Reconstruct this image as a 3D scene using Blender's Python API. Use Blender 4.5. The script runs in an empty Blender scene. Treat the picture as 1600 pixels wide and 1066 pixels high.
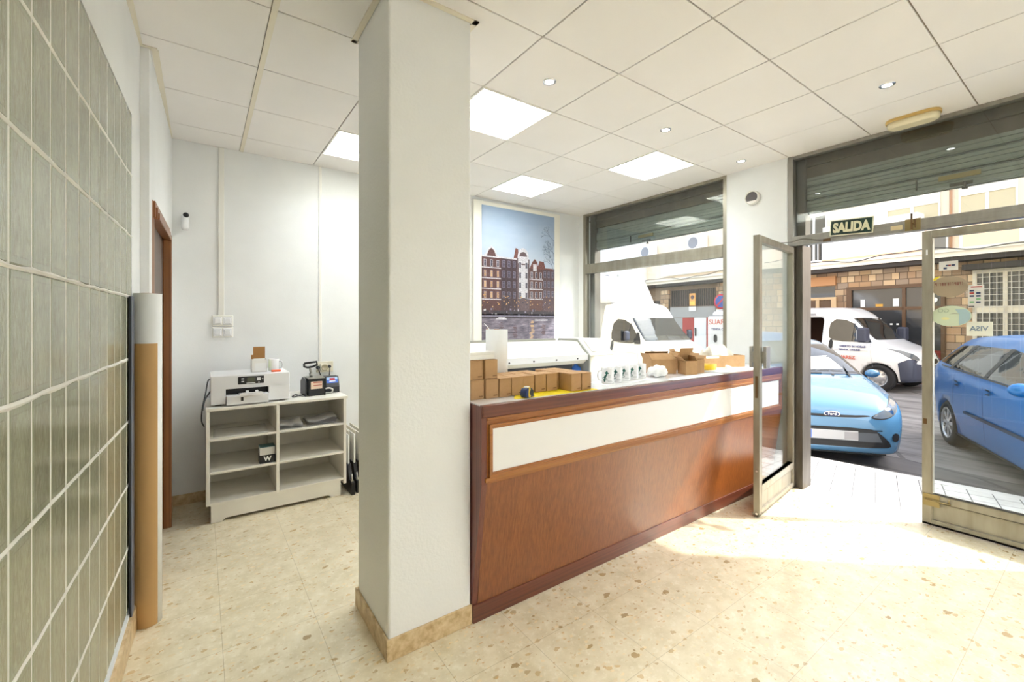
import bpy, bmesh, math, random
from math import sin, cos, pi, radians, atan2
from mathutils import Vector, Matrix
from mathutils.bvhtree import BVHTree
random.seed(7)
sc = bpy.context.scene
COL = sc.collection
# ------------------------------------------------------------------ camera
YAW = 0.619
cam_data = bpy.data.cameras.new('camera'); cam = bpy.data.objects.new('camera', cam_data); COL.objects.link(cam)
cam.location = (0, 0, 1.525); cam.rotation_euler = (pi/2, 0, -YAW)
cam_data.sensor_width = 36.0; cam_data.sensor_fit = 'HORIZONTAL'
cam_data.lens = 680.9*36/1600; cam_data.shift_y = -30.5/1600
cam_data.clip_start = 0.02; cam_data.clip_end = 200
sc.camera = cam
# ------------------------------------------------------------------ world and sun
w = bpy.data.worlds.new('sky'); sc.world = w; w.use_nodes = True
nt = w.node_tree; bgn = nt.nodes['Background']
sky = nt.nodes.new('ShaderNodeTexSky'); sky.sky_type = 'NISHITA'; sky.sun_disc = False
sky.sun_elevation = radians(40); sky.sun_rotation = radians(131); sky.air_density = 1.0; sky.dust_density = 2.0
hs = nt.nodes.new('ShaderNodeHueSaturation'); hs.inputs['Saturation'].default_value = .45
nt.links.new(sky.outputs[0], hs.inputs['Color']); nt.links.new(hs.outputs[0], bgn.inputs[0]); bgn.inputs[1].default_value = 0.47
sun_d = bpy.data.lights.new('sun', 'SUN'); sun = bpy.data.objects.new('sun', sun_d); COL.objects.link(sun)
sun_d.energy = 4.0; sun_d.angle = radians(1.0); sun_d.color = (1, .97, .92)
sun.rotation_euler = Vector((-.75, .66, -.85)).to_track_quat('-Z', 'Y').to_euler()
sun.location = (12, -8, 12)
# ------------------------------------------------------------------ exposure
sc.view_settings.view_transform = 'Standard'; sc.view_settings.look = 'None'
sc.view_settings.exposure = 0.84; sc.view_settings.gamma = 1.0; sc.view_settings.use_curve_mapping = False
cy = sc.cycles
cy.max_bounces = 10; cy.diffuse_bounces = 6; cy.glossy_bounces = 4; cy.transmission_bounces = 6; cy.transparent_max_bounces = 16
cy.caustics_reflective = False; cy.caustics_refractive = False
cy.sample_clamp_indirect = 6.0
LAMP = 13.0           # radiance of the fluorescent ceiling panels

# ------------------------------------------------------------------ materials
def lin(v):
    v /= 255.0
    return v/12.92 if v <= .04045 else ((v+.055)/1.055)**2.4
def C(r, g, b): return (lin(r), lin(g), lin(b), 1)
_m = {}
def mat(name, col=None, rough=.5, metal=0., emit=None, coat=0., spec=.5, trans=0.):
    if name in _m: return _m[name]
    m = bpy.data.materials.new(name); m.use_nodes = True
    p = m.node_tree.nodes['Principled BSDF']
    p.inputs['Base Color'].default_value = col; p.inputs['Roughness'].default_value = rough
    p.inputs['Metallic'].default_value = metal; p.inputs['Coat Weight'].default_value = coat
    p.inputs['Specular IOR Level'].default_value = spec
    if trans: p.inputs['Transmission Weight'].default_value = trans
    if emit:
        p.inputs['Emission Color'].default_value = (*emit[:3], 1); p.inputs['Emission Strength'].default_value = emit[3]
    _m[name] = m
    return m
def nodes(m): return m.node_tree.nodes, m.node_tree.links, m.node_tree.nodes['Principled BSDF']
def coords(m, scale=(1, 1, 1), loc=(0, 0, 0), rot=(0, 0, 0)):
    n, l, p = nodes(m)
    tc = n.new('ShaderNodeTexCoord'); mp = n.new('ShaderNodeMapping')
    mp.inputs['Scale'].default_value = scale; mp.inputs['Location'].default_value = loc; mp.inputs['Rotation'].default_value = rot
    l.new(tc.outputs['Object'], mp.inputs[0]); return mp.outputs[0]
def noise(m, vec, scale, detail=3, rough=.55, dist=0):
    n, l, p = nodes(m); t = n.new('ShaderNodeTexNoise')
    t.inputs['Scale'].default_value = scale; t.inputs['Detail'].default_value = detail
    t.inputs['Roughness'].default_value = rough; t.inputs['Distortion'].default_value = dist
    l.new(vec, t.inputs['Vector']); return t.outputs[0]
def ramp(m, fac, stops, interp='LINEAR'):
    n, l, p = nodes(m); r = n.new('ShaderNodeValToRGB'); e = r.color_ramp.elements; r.color_ramp.interpolation = interp
    while len(e) < len(stops): e.new(.5)
    for k, (pos, c) in enumerate(stops): e[k].position = pos; e[k].color = c
    l.new(fac, r.inputs[0]); return r.outputs[0]
def mix(m, fac, a, b, mode='MIX'):
    n, l, p = nodes(m); x = n.new('ShaderNodeMix'); x.data_type = 'RGBA'; x.blend_type = mode
    for s, v in ((x.inputs['Factor'], fac), (x.inputs['A'], a), (x.inputs['B'], b)):
        if hasattr(v, 'links') or isinstance(v, bpy.types.NodeSocket): l.new(v, s)
        else: s.default_value = v
    return x.outputs['Result']
def math_(m, op, a, b=None, c=None):
    n, l, p = nodes(m); x = n.new('ShaderNodeMath'); x.operation = op
    for k, v in enumerate((a, b, c)):
        if v is None: continue
        if isinstance(v, bpy.types.NodeSocket): l.new(v, x.inputs[k])
        else: x.inputs[k].default_value = v
    return x.outputs[0]
def bump(m, h, strength=.2, dist=.01):
    n, l, p = nodes(m); b = n.new('ShaderNodeBump'); b.inputs['Strength'].default_value = strength; b.inputs['Distance'].default_value = dist
    l.new(h, b.inputs['Height']); l.new(b.outputs[0], p.inputs['Normal'])
def setc(m, s, sock='Base Color'):
    n, l, p = nodes(m); l.new(s, p.inputs[sock])
def sep(m, v):
    n, l, p = nodes(m); s = n.new('ShaderNodeSeparateXYZ'); l.new(v, s.inputs[0]); return s.outputs
def comb(m, x, y, z):
    n, l, p = nodes(m); s = n.new('ShaderNodeCombineXYZ')
    for k, v in enumerate((x, y, z)):
        if isinstance(v, bpy.types.NodeSocket): l.new(v, s.inputs[k])
        else: s.inputs[k].default_value = v
    return s.outputs[0]

def paint(name, col, rough=.6, bs=.15, scale=90, var=.03):
    m = mat(name, col, rough); v = coords(m)
    h = noise(m, v, scale, 4)
    n2 = noise(m, v, 1.7, 3)
    c2 = tuple(x*(1-var*2) for x in col[:3])+(1,)
    setc(m, ramp(m, n2, [(.35, c2), (.65, col)])); bump(m, h, bs, .004); return m
WALL = paint('white_wall_paint', C(242, 243, 243), .6, .12)
STUCCO = paint('white_stucco_paint', C(243, 243, 244), .55, .55, 70, .02)
CEIL = paint('ceiling_tile_white', C(244, 240, 237), .7, .06, 160, .015)
WHITE = mat('white_lacquer', C(240, 238, 232), .35)
SHELFW = paint('shelf_white_melamine', C(238, 234, 224), .4, .02, 40, .03)
PLASTIC = mat('white_plastic', C(238, 238, 240), .35)
IVORY = mat('ivory_plastic', C(232, 226, 208), .4)
BLACK = mat('black_plastic', C(16, 16, 18), .4)
DARK = mat('dark_grey_plastic', C(45, 46, 50), .5)
RUBBER = mat('tyre_rubber', C(38, 37, 38), .8)
CHROME = mat('chrome_metal', C(215, 215, 218), .15, 1.)
STEEL = mat('satin_steel', C(170, 168, 162), .35, .9)
BRASS = mat('brass_plate', C(150, 134, 96), .35, .9)
PAPER = mat('white_paper', C(244, 244, 242), .7)
PAPERG = mat('off_white_tissue_paper', C(226, 220, 204), .8)
KRAFT = mat('kraft_cardboard', C(182, 142, 98), .75)
_v = coords(KRAFT); setc(KRAFT, ramp(KRAFT, noise(KRAFT, _v, 14, 4), [(.3, C(164, 126, 84)), (.7, C(180, 142, 100))]))
KRAFTD = mat('kraft_cardboard_inside', C(166, 120, 68), .8)
INK = mat('dark_brown_ink', C(120, 84, 50), .8)
def alu(name, c1, c2, rough=.38, metal=.75):
    m = mat(name, c1, rough, metal); v = coords(m, (6, 6, 1.2))
    setc(m, ramp(m, noise(m, v, 3, 2), [(.3, c1), (.7, c2)])); return m
ALU = alu('anodised_aluminium', C(142, 139, 133), C(160, 157, 151), .36, .5)
ALUD = alu('dark_aluminium', C(86, 80, 72), C(104, 98, 90), .42, .5)
ALUB = alu('worn_champagne_aluminium', C(142, 136, 122), C(162, 156, 142), .36, .5)
SHUT = alu('shutter_steel', C(132, 136, 129), C(142, 145, 138), .5, .3)
SHUTB = alu('shutter_box_brown', C(88, 78, 66), C(104, 92, 80), .5, .3)

def wood(name, c1, c2, c3, rough=.3, axis='z', coat=.4, sc_=1.0):
    m = mat(name, c1, rough, coat=coat)
    s = {'z': (80, 80, .55), 'x': (.7, 80, 80), 'y': (80, .7, 80)}[axis]
    v = coords(m, tuple(k*sc_ for k in s))
    a = noise(m, v, 1.0, 5, .6, .15)
    v2 = coords(m, tuple(k*sc_*.25 for k in s)); b = noise(m, v2, 1.0, 2)
    col = ramp(m, a, [(.3, c1), (.5, c2), (.72, c3)])
    setc(m, mix(m, math_(m, 'MULTIPLY', b, .5), col, c1)); bump(m, a, .08, .002)
    p = m.node_tree.nodes['Principled BSDF']; p.inputs['Coat Roughness'].default_value = .25
    return m
WOODP = wood('sapele_veneer', C(112, 58, 23), C(134, 74, 32), C(154, 92, 44), .34, 'z', .5, 1.5)
WOODB = wood('honey_wood_band', C(136, 78, 30), C(160, 97, 40), C(176, 114, 50), .3, 'x', .4)
WOODR = wood('mahogany_rim', C(80, 36, 24), C(106, 50, 32), C(126, 66, 40), .28, 'x', .5)
WOODE = wood('mahogany_end', C(92, 44, 36), C(116, 60, 46), C(132, 76, 58), .35, 'z', .3)
WOODM = wood('brown_moulding', C(140, 82, 32), C(164, 102, 44), C(182, 122, 58), .3, 'x', .4)
WOODD = wood('dark_door_wood', C(112, 64, 30), C(142, 88, 44), C(166, 112, 64), .35, 'z', .3)
WOODDD = wood('dark_door_leaf', C(48, 26, 14), C(66, 38, 20), C(84, 50, 28), .4, 'z', .2)

def glass(name, tint=(.93, .96, .95, 1), f0=.05, rough=0.0):
    m = bpy.data.materials.new(name); m.use_nodes = True; n = m.node_tree.nodes; l = m.node_tree.links; n.clear()
    out = n.new('ShaderNodeOutputMaterial'); mx = n.new('ShaderNodeMixShader'); t = n.new('ShaderNodeBsdfTransparent'); g = n.new('ShaderNodeBsdfGlossy')
    fr = n.new('ShaderNodeFresnel'); ge = n.new('ShaderNodeNewGeometry'); io = n.new('ShaderNodeMapRange'); io.inputs['To Min'].default_value = 1.5; io.inputs['To Max'].default_value = 1/1.5
    l.new(ge.outputs['Backfacing'], io.inputs['Value']); l.new(io.outputs[0], fr.inputs[0])   # same mirror strength on both faces of a pane
    t.inputs[0].default_value = tint; g.inputs['Roughness'].default_value = rough; g.inputs[0].default_value = (1, 1, 1, 1)
    l.new(fr.outputs[0], mx.inputs[0]); l.new(t.outputs[0], mx.inputs[1]); l.new(g.outputs[0], mx.inputs[2]); l.new(mx.outputs[0], out.inputs[0])
    return m
GLASS = glass('clear_glass')
CARGLASS = mat('dark_car_glass', C(30, 34, 36), .03, spec=.9)

# ------------------------------------------------------------------ mesh builder
class MB:
    def __init__(s): s.bm = bmesh.new()
    def face(s, pts, mi=0, smooth=False):
        try: f = s.bm.faces.new([s.bm.verts.new(p) for p in pts])
        except ValueError: return
        f.material_index = mi; f.smooth = smooth; return f
    def box(s, x0, x1, y0, y1, z0, z1, mi=0, M=None):
        v = [Vector((x, y, z)) for x in (x0, x1) for y in (y0, y1) for z in (z0, z1)]
        if M is not None: v = [M @ p for p in v]
        v = [s.bm.verts.new(p) for p in v]
        for q in ((0, 1, 3, 2), (4, 6, 7, 5), (0, 4, 5, 1), (2, 3, 7, 6), (0, 2, 6, 4), (1, 5, 7, 3)):
            f = s.bm.faces.new([v[k] for k in q]); f.material_index = mi
        return s
    def prism(s, poly, axis, a, b, mi=0, M=None):
        def P(p, t):
            q = {'x': (t, p[0], p[1]), 'y': (p[0], t, p[1]), 'z': (p[0], p[1], t)}[axis]
            q = Vector(q); return M @ q if M is not None else q
        A = [s.bm.verts.new(P(p, a)) for p in poly]; B = [s.bm.verts.new(P(p, b)) for p in poly]
        fs = [s.bm.faces.new(A), s.bm.faces.new(B[::-1])]
        n = len(poly)
        for k in range(n): fs.append(s.bm.faces.new((A[k], B[k], B[(k+1) % n], A[(k+1) % n])))
        for f in fs: f.material_index = mi
        return s
    def loft(s, rings, mi=0, cap=True, smooth=True, closed=True):
        R = [[s.bm.verts.new(p) for p in r] for r in rings]
        for a, b in zip(R, R[1:]):
            n = len(a)
            for k in range(n if closed else n-1):
                try:
                    f = s.bm.faces.new((a[k], a[(k+1) % n], b[(k+1) % n], b[k])); f.material_index = mi; f.smooth = smooth
                except ValueError: pass
        if cap:
            for r in (R[0][::-1], R[-1]):
                f = s.bm.faces.new(r); f.material_index = mi
        return s
    def cyl(s, p0, p1, r0, r1=None, n=24, mi=0, cap=True, smooth=True):
        r1 = r0 if r1 is None else r1
        p0 = Vector(p0); p1 = Vector(p1); d = (p1-p0).normalized()
        a = d.orthogonal().normalized(); b = d.cross(a)
        ring = lambda p, r: [p+(a*cos(2*pi*k/n)+b*sin(2*pi*k/n))*r for k in range(n)]
        return s.loft([ring(p0, r0), ring(p1, r1)], mi, cap, smooth)
    def lathe(s, prof, o=(0, 0, 0), ax=(0, 0, 1), n=32, mi=0, cap=False, smooth=True):
        d = Vector(ax).normalized(); a = d.orthogonal().normalized(); b = d.cross(a); o = Vector(o)
        return s.loft([[o+d*h+(a*cos(2*pi*k/n)+b*sin(2*pi*k/n))*max(r, 1e-4) for k in range(n)] for r, h in prof], mi, cap, smooth)
    def tube(s, pts, r, n=8, mi=0):
        pts = [Vector(p) for p in pts]; rings = []
        d = (pts[1]-pts[0]).normalized(); a = d.orthogonal().normalized()
        for k, p in enumerate(pts):
            d = (pts[min(k+1, len(pts)-1)]-pts[max(k-1, 0)]).normalized()
            a = (a-d*a.dot(d)).normalized(); b = d.cross(a)
            rings.append([p+(a*cos(2*pi*q/n)+b*sin(2*pi*q/n))*r for q in range(n)])
        return s.loft(rings, mi)
def spline(pts, n=8):
    pts = [Vector(p) for p in pts]; out = []
    P = [pts[0]*2-pts[1]]+pts+[pts[-1]*2-pts[-2]]
    for k in range(1, len(P)-2):
        a, b, c, d = P[k-1:k+3]
        for q in range(n):
            t = q/n
            out.append(.5*((2*b)+(c-a)*t+(2*a-5*b+4*c-d)*t*t+(3*b-a-3*c+d)*t**3))
    out.append(pts[-1]); return out
def chaikin(p, n=2):
    p = [Vector(q) for q in p]
    for _ in range(n):
        p = [x for a, b in zip(p, p[1:]+p[:1]) for x in (a*.75+b*.25, a*.25+b*.75)]
    return [tuple(q) for q in p]

def tag(o, label=None, cat=None, group=None, kind=None):
    if label: o['label'] = label
    if cat: o['category'] = cat
    if group: o['group'] = group
    if kind: o['kind'] = kind
    return o
def link(o, parent=None):
    COL.objects.link(o)
    if parent is not None: o.parent = parent
    return o
def ob(name, mb, mats, parent=None, bevel=0, seg=2, local=False, label=None, smooth=False):
    """link the builder as ONE mesh object; world coordinates are brought into the parent's space unless local"""
    bm = mb.bm; bmesh.ops.recalc_face_normals(bm, faces=bm.faces)
    if parent is not None and not local:
        off = Vector((0, 0, 0)); q = parent
        while q is not None: off += q.location; q = q.parent
        bmesh.ops.translate(bm, verts=bm.verts, vec=-off)
    me = bpy.data.meshes.new(name); bm.to_mesh(me); bm.free()
    for m in (mats if isinstance(mats, (list, tuple)) else [mats]): me.materials.append(m)
    if smooth:
        for f in me.polygons: f.use_smooth = True
    o = bpy.data.objects.new(name, me); link(o, parent)
    if bevel:
        b = o.modifiers.new('bevel', 'BEVEL'); b.width = bevel; b.segments = seg; b.limit_method = 'ANGLE'; b.angle_limit = radians(40)
    if label: o['label'] = label
    return o
def thing(name, label, cat, loc=(0, 0, 0), rz=0, group=None):
    o = bpy.data.objects.new(name, None); COL.objects.link(o); o.empty_display_size = .1
    o.location = loc; o.rotation_euler = (0, 0, rz); return tag(o, label, cat, group)
def struct(name, mb, mats, parent=None, **k):
    o = ob(name, mb, mats, parent, **k)
    if parent is None: o['kind'] = 'structure'
    return o
def dup(root, loc, rz=None, label=None, group=None):
    def cp(o, par):
        c = o.copy(); COL.objects.link(c); c.parent = par
        for ch in o.children: cp(ch, c)
        return c
    r = cp(root, None); r.location = loc
    if rz is not None: r.rotation_euler = (0, 0, rz)
    if label: r['label'] = label
    if group: r['group'] = group
    return r
def B(x0, x1, y0, y1, z0, z1): return MB().box(x0, x1, y0, y1, z0, z1)
def text_mb(body, size, origin, xd, yd, ext=.001, align='CENTER', mb=None, mi=0, bold=0, sx=1.0):
    cu = bpy.data.curves.new('t', 'FONT'); cu.body = body; cu.size = size; cu.extrude = ext; cu.align_x = align; cu.align_y = 'CENTER'; cu.offset = bold; cu.resolution_u = 3
    to = bpy.data.objects.new('t', cu); COL.objects.link(to)
    bpy.context.view_layer.update()
    me = bpy.data.meshes.new_from_object(to.evaluated_get(bpy.context.evaluated_depsgraph_get()))
    bpy.data.objects.remove(to); bpy.data.curves.remove(cu)
    xd = Vector(xd).normalized(); yd = Vector(yd).normalized(); zd = xd.cross(yd); o = Vector(origin)
    mb = mb or MB(); vs = [mb.bm.verts.new(o+xd*v.co.x*sx+yd*v.co.y+zd*v.co.z) for v in me.vertices]
    for p in me.polygons:
        try: f = mb.bm.faces.new([vs[k] for k in p.vertices]); f.material_index = mi
        except ValueError: pass
    bpy.data.meshes.remove(me); return mb
def patch(bvh, poly, axis, sgn, eps, seg=.06, mb=None, mi=0):
    """polygon given in the two other coordinates, dropped onto the surface along axis (0=x,1=y,2=z) from side sgn"""
    t = bmesh.new(); f = t.faces.new([t.verts.new((p[0], p[1], 0)) for p in poly])
    bmesh.ops.triangulate(t, faces=[f])
    for _ in range(6):
        e = [q for q in t.edges if q.calc_length() > seg]
        if not e: break
        bmesh.ops.subdivide_edges(t, edges=e, cuts=1); bmesh.ops.triangulate(t, faces=[q for q in t.faces if len(q.verts) > 3])
    mb = mb or MB(); mp = {}
    for v in t.verts:
        a, b = v.co.x, v.co.y
        o = [0, 0, 0]; k = [i for i in range(3) if i != axis]; o[k[0]] = a; o[k[1]] = b; o[axis] = 20*sgn
        d = [0, 0, 0]; d[axis] = -sgn
        hit = bvh.ray_cast(Vector(o), Vector(d))
        if hit[0] is None:
            o[axis] = sgn*.8; hit = bvh.find_nearest(Vector(o))
        n = hit[1]; n = n if n[axis]*sgn > 0 else -n
        mp[v] = mb.bm.verts.new(hit[0]+Vector([-q*eps for q in d]))
    for q in t.faces:
        try: g = mb.bm.faces.new([mp[v] for v in q.verts]); g.material_index = mi; g.smooth = True
        except ValueError: pass
    t.free(); return mb
# ================================================================== THE ROOM
H = 3.036
XF = 4.42            # inner face of the shop front
XG, YG, KG = -.283, 2.844, .033     # glass brick wall runs a touch off square
def gx(y): return XG+KG*(y-YG)
YR = -2.2            # wall behind the right edge of the frame
# floor ------------------------------------------------------------
FLOOR = mat('terrazzo_floor', C(226, 214, 190), .22, coat=.15)
v = coords(FLOOR)
nn, ll, pp = nodes(FLOOR)
base = ramp(FLOOR, noise(FLOOR, v, 9, 5, .65), [(.3, C(212, 198, 166)), (.5, C(225, 212, 183)), (.7, C(236, 225, 200))])
mott = noise(FLOOR, v, 30, 4, .7)
base = mix(FLOOR, math_(FLOOR, 'MULTIPLY', math_(FLOOR, 'GREATER_THAN', mott, .58), .35), base, C(244, 236, 218))
def chips(scale, thr, c, fac, base, loc):
    vv = coords(FLOOR, (scale, scale*1.5, scale), loc, (0, 0, .5))
    dn = nn.new('ShaderNodeTexNoise'); dn.inputs['Scale'].default_value = 2.2; dn.inputs['Detail'].default_value = 3; ll.new(vv, dn.inputs['Vector'])
    va = nn.new('ShaderNodeVectorMath'); va.operation = 'MULTIPLY_ADD'; ll.new(dn.outputs['Color'], va.inputs[0]); va.inputs[1].default_value = (.7, .7, 0); ll.new(vv, va.inputs[2])
    vo = nn.new('ShaderNodeTexVoronoi'); vo.voronoi_dimensions = '2D'; vo.inputs['Scale'].default_value = 1; ll.new(va.outputs[0], vo.inputs['Vector'])
    s_ = sep(FLOOR, vo.outputs['Color'])
    r = math_(FLOOR, 'MULTIPLY', math_(FLOOR, 'SUBTRACT', s_[0], thr), .34/(1-thr))
    m_ = math_(FLOOR, 'LESS_THAN', vo.outputs['Distance'], r)
    cc = mix(FLOOR, s_[1], c, tuple(min(1, k*1.6) for k in c[:3])+(1,))
    return mix(FLOOR, math_(FLOOR, 'MULTIPLY', m_, fac), base, cc)
base = chips(26, .45, C(202, 180, 140), .5, base, (3.3, 1.1, 0))
base = chips(20, .84, C(168, 134, 84), .6, base, (0, 0, 0))
base = chips(36, .86, C(176, 138, 92), .6, base, (7.3, 2.1, 0))
base = chips(13, .955, C(140, 110, 62), .75, base, (1.3, 5.1, 0))
s_ = sep(FLOOR, v)
def joint(c, off):
    t = math_(FLOOR, 'FRACT', math_(FLOOR, 'DIVIDE', math_(FLOOR, 'ADD', c, 20-off), .4))
    d = math_(FLOOR, 'ABSOLUTE', math_(FLOOR, 'SUBTRACT', t, .5))
    return math_(FLOOR, 'GREATER_THAN', d, .4965)
j = math_(FLOOR, 'MAXIMUM', joint(s_[0], .08), joint(s_[1], 2.022))
base = mix(FLOOR, math_(FLOOR, 'MULTIPLY', j, .38), base, C(140, 118, 84))
setc(FLOOR, base)
struct('floor', B(-.6, 4.60, YR-.15, 4.75, -.12, 0), FLOOR)

# ceiling tiles and T-grid -------------------------------------------
GX0, GY0 = .277, -.01
XS = [-.4]+[GX0+.6*k for k in range(0, 7)]+[4.6]
YS = [YR]+[GY0+.6*k for k in range(-3, 8)]+[4.6]
LAMPS = [(1.477, 2.39), (2.677, 3.59), (3.277, 2.39), (.877, 3.59), (1.477, -.61), (3.277, -.61), (.277, -.61), (2.677, -1.81), (.877, -1.81)]  # rows behind the camera are unseen lamps added as fill light
cm = MB()
for a, b in zip(XS, XS[1:]):
    for c, d in zip(YS, YS[1:]):
        if any(abs(a-x) < .01 and abs(c-y) < .01 for x, y in LAMPS): continue
        cm.box(a+.003, b-.0045, c+.003, d-.0045, H, H+.012)
struct('ceiling', cm, CEIL, bevel=.002, seg=1)
gm = MB()
for x in XS[1:-1]: gm.box(x-.013, x+.011, YR, 4.6, H+.011, H+.02)
for y in YS[1:-1]: gm.box(-.4, 4.6, y-.013, y+.011, H+.0115, H+.0202)
GRID = mat('ceiling_grid_metal', C(158, 148, 132), .5)
struct('trim_1', gm, GRID)
struct('ceiling_slab', B(-.6, 4.6, YR-.15, 4.75, H+.16, H+.26), WALL)
# the wide white T bar over the left aisle and edge angles
tm = MB(); tm.box(GX0-.002, GX0+.026, YR, 4.55, H-.004, H+.001)
tm.box(-.225, -.195, 3.12, 4.55, H-.004, H+.001); tm.box(-.3, -.262, YR, 3.12, H-.004, H+.001); tm.box(-.3, -.2, 3.10, 3.135, H-.005, H+.001)
struct('trim_2', tm, mat('cream_edge_angle', C(232, 224, 206), .5))

# left wall : glass bricks, pier, doorway ------------------------------
wl = MB()
wl.prism([(gx(YR-.1)-.2, YR-.1), (gx(YR-.1), YR-.1), (gx(3.12), 3.12), (gx(3.12)-.2, 3.12)], 'z', 2.552, H+.2)      # above the bricks
wl.prism([(gx(2.844)-.2, 2.848), (gx(2.844)+.001, 2.848), (gx(3.12), 3.12), (gx(3.12)-.2, 3.12)], 'z', 0, 2.552)    # strip at the end of the bricks
wl.prism([(gx(YR-.1)-.2, YR-.1), (gx(YR-.1)+.008, YR-.1), (gx(2.844)+.008, 2.848), (gx(2.844)-.2, 2.848)], 'z', 0, .135)
struct('wall_left', wl, WALL)
D0, D1, DZ = 3.30, 4.12, 2.16
def lx(y): return -.235+.025*(y-3.12)
wj = MB()
for a, b, z0, z1 in ((3.121, D0, 0, H+.2), (D1, 4.75, 0, H+.2), (D0, D1, DZ, H+.2)):
    wj.prism([(lx(a)-.25, a), (lx(a), a), (lx(b), b), (lx(b)-.25, b)], 'z', z0, z1)
struct('wall_passage', wj, WALL)
# door with moulded casing
dc = MB()
def casing(a, b, z0, z1, t):
    dc.prism([(lx(a)-.02, a), (lx(a)+t, a), (lx(b)+t, b), (lx(b)-.02, b)], 'z', z0, z1)
for t, wd, gi in ((.012, .10, .026), (.022, .065, .0285), (.03, .035, .031)):
    casing(D0-wd+.03, D0+gi, 0, DZ+wd-.03, t*.12); casing(D1-gi, D1+wd-.03, 0, DZ-gi, t); casing(D0-.03+t, D1+wd-.03, DZ-gi-.0007, DZ+wd-.03, t+.0005)
dc.box(lx(D0)-.2, lx(D0)-.003, D0, D0+.022, 0, DZ); dc.box(lx(D1)-.2, lx(D1)-.003, D1-.022, D1, 0, DZ); dc.box(lx(D0)-.2, lx(D0)-.004, D0+.022, D1-.022, DZ-.022, DZ)
door1 = struct('door_1', dc, WOODD, bevel=.004)
dl = MB(); dl.prism([(lx(D0)-.06, D0+.031), (lx(D0)-.02, D0+.031), (lx(D1)-.02, D1-.031), (lx(D1)-.06, D1-.031)], 'z', .005, DZ-.031)
for z0, z1 in ((.18, .95), (1.1, 1.98)): dl.prism([(lx(D0+.17)-.021, D0+.17), (lx(D0+.17)-.012, D0+.17), (lx(D1-.17)-.012, D1-.17), (lx(D1-.17)-.021, D1-.17)], 'z', z0, z1)
ob('door_leaf', dl, WOODDD, door1, bevel=.006)
hb = MB(); hb.box(lx(D0)-.022, lx(D0)-.014, D0+.08, D0+.12, .98, 1.2); hb.tube([(lx(D0)-.016, D0+.1, 1.06), (lx(D0)+.005, D0+.1, 1.06), (lx(D0)+.01, D0+.2, 1.06)], .008)
ob('door_handle', hb, BRASS, door1)

# glass brick panel
GB = mat('pressed_glass_brick', C(142, 143, 122), .32, coat=.75, spec=.6)
v = coords(GB, (1, 5, 1)); n1 = noise(GB, v, 34, 4, .6, .6); n2 = noise(GB, coords(GB, (1, 1, .45)), 7, 4)
n3 = noise(GB, coords(GB, (1, 6, .8)), 1.7, 2)
c_ = ramp(GB, n2, [(.25, C(116, 118, 90)), (.5, C(142, 145, 114)), (.78, C(172, 176, 146))])
c_ = mix(GB, math_(GB, 'MULTIPLY', n3, .45), c_, C(128, 112, 84))
n5 = noise(GB, coords(GB, (1, 80, 20)), 1.0, 5, .7, 1.2)
c_ = mix(GB, ramp(GB, n5, [(.42, (0, 0, 0, 1)), (.64, (.42, .42, .42, 1))]), c_, C(198, 202, 178))
c_ = mix(GB, ramp(GB, noise(GB, coords(GB, (1, 50, 16), (3, 1, 2)), 1.0, 4, .7), [(.56, (0, 0, 0, 1)), (.72, (.4, .4, .4, 1))]), c_, C(84, 82, 60))
sg_ = sep(GB, coords(GB))
def edge_(c, per, off, wd):     # pale clear rim of every brick, with a thin dark line inside it
    t_ = math_(GB, 'FRACT', math_(GB, 'ADD', math_(GB, 'DIVIDE', math_(GB, 'SUBTRACT', c, off), per), 40.0))
    d_ = math_(GB, 'MULTIPLY', math_(GB, 'SUBTRACT', .5, math_(GB, 'ABSOLUTE', math_(GB, 'SUBTRACT', t_, .5))), per)
    return math_(GB, 'LESS_THAN', d_, wd)
ry_ = edge_(sg_[1], .1345, 2.844, .020); rz_ = edge_(sg_[2], .2997, .146, .022)
rim = math_(GB, 'MAXIMUM', ry_, rz_); rim2 = math_(GB, 'MAXIMUM', edge_(sg_[1], .1345, 2.844, .0235), edge_(sg_[2], .2997, .146, .0255))
c_ = mix(GB, math_(GB, 'MULTIPLY', rim2, .35), c_, C(96, 98, 72)); c_ = mix(GB, math_(GB, 'MULTIPLY', rim, .75), c_, C(150, 154, 126))
setc(GB, c_); bump(GB, n5, .6, .012)
GB.node_tree.nodes['Principled BSDF'].inputs['Coat Roughness'].default_value = .11
GROUT = mat('white_brick_grout', C(232, 230, 224), .65)
_v = coords(GROUT); bump(GROUT, noise(GROUT, _v, 60, 4), .4, .004)
gb, gg = MB(), MB()
ZR = [.146+.2997*k for k in range(9)]
PY = .1345
wob = lambda: random.uniform(-.003, .003)
ny = 36
for k in range(ny):
    y1 = YG-PY*k; y0 = y1-PY
    for z0, z1 in zip(ZR, ZR[1:]):
        gb.prism([(gx(y0)-.09, y0+.002), (gx(y0)-.004, y0+.0026), (gx(y0)+.001, y0+.010), (gx(y1)+.001, y1-.010), (gx(y1)-.004, y1-.0026), (gx(y1)-.09, y1-.002)], 'z', z0+.005, z1-.005)
    for z0, z1 in zip(ZR, ZR[1:]):
        d = random.uniform(.0018, .0034); s = wob()*.6
        gg.prism([(gx(y0)-.09, y0-d+s), (gx(y0)-.001, y0-d+s), (gx(y0)+.0012, y0+s), (gx(y0)-.001, y0+d+s), (gx(y0)-.09, y0+d+s)], 'z', z0, z1)
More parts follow.
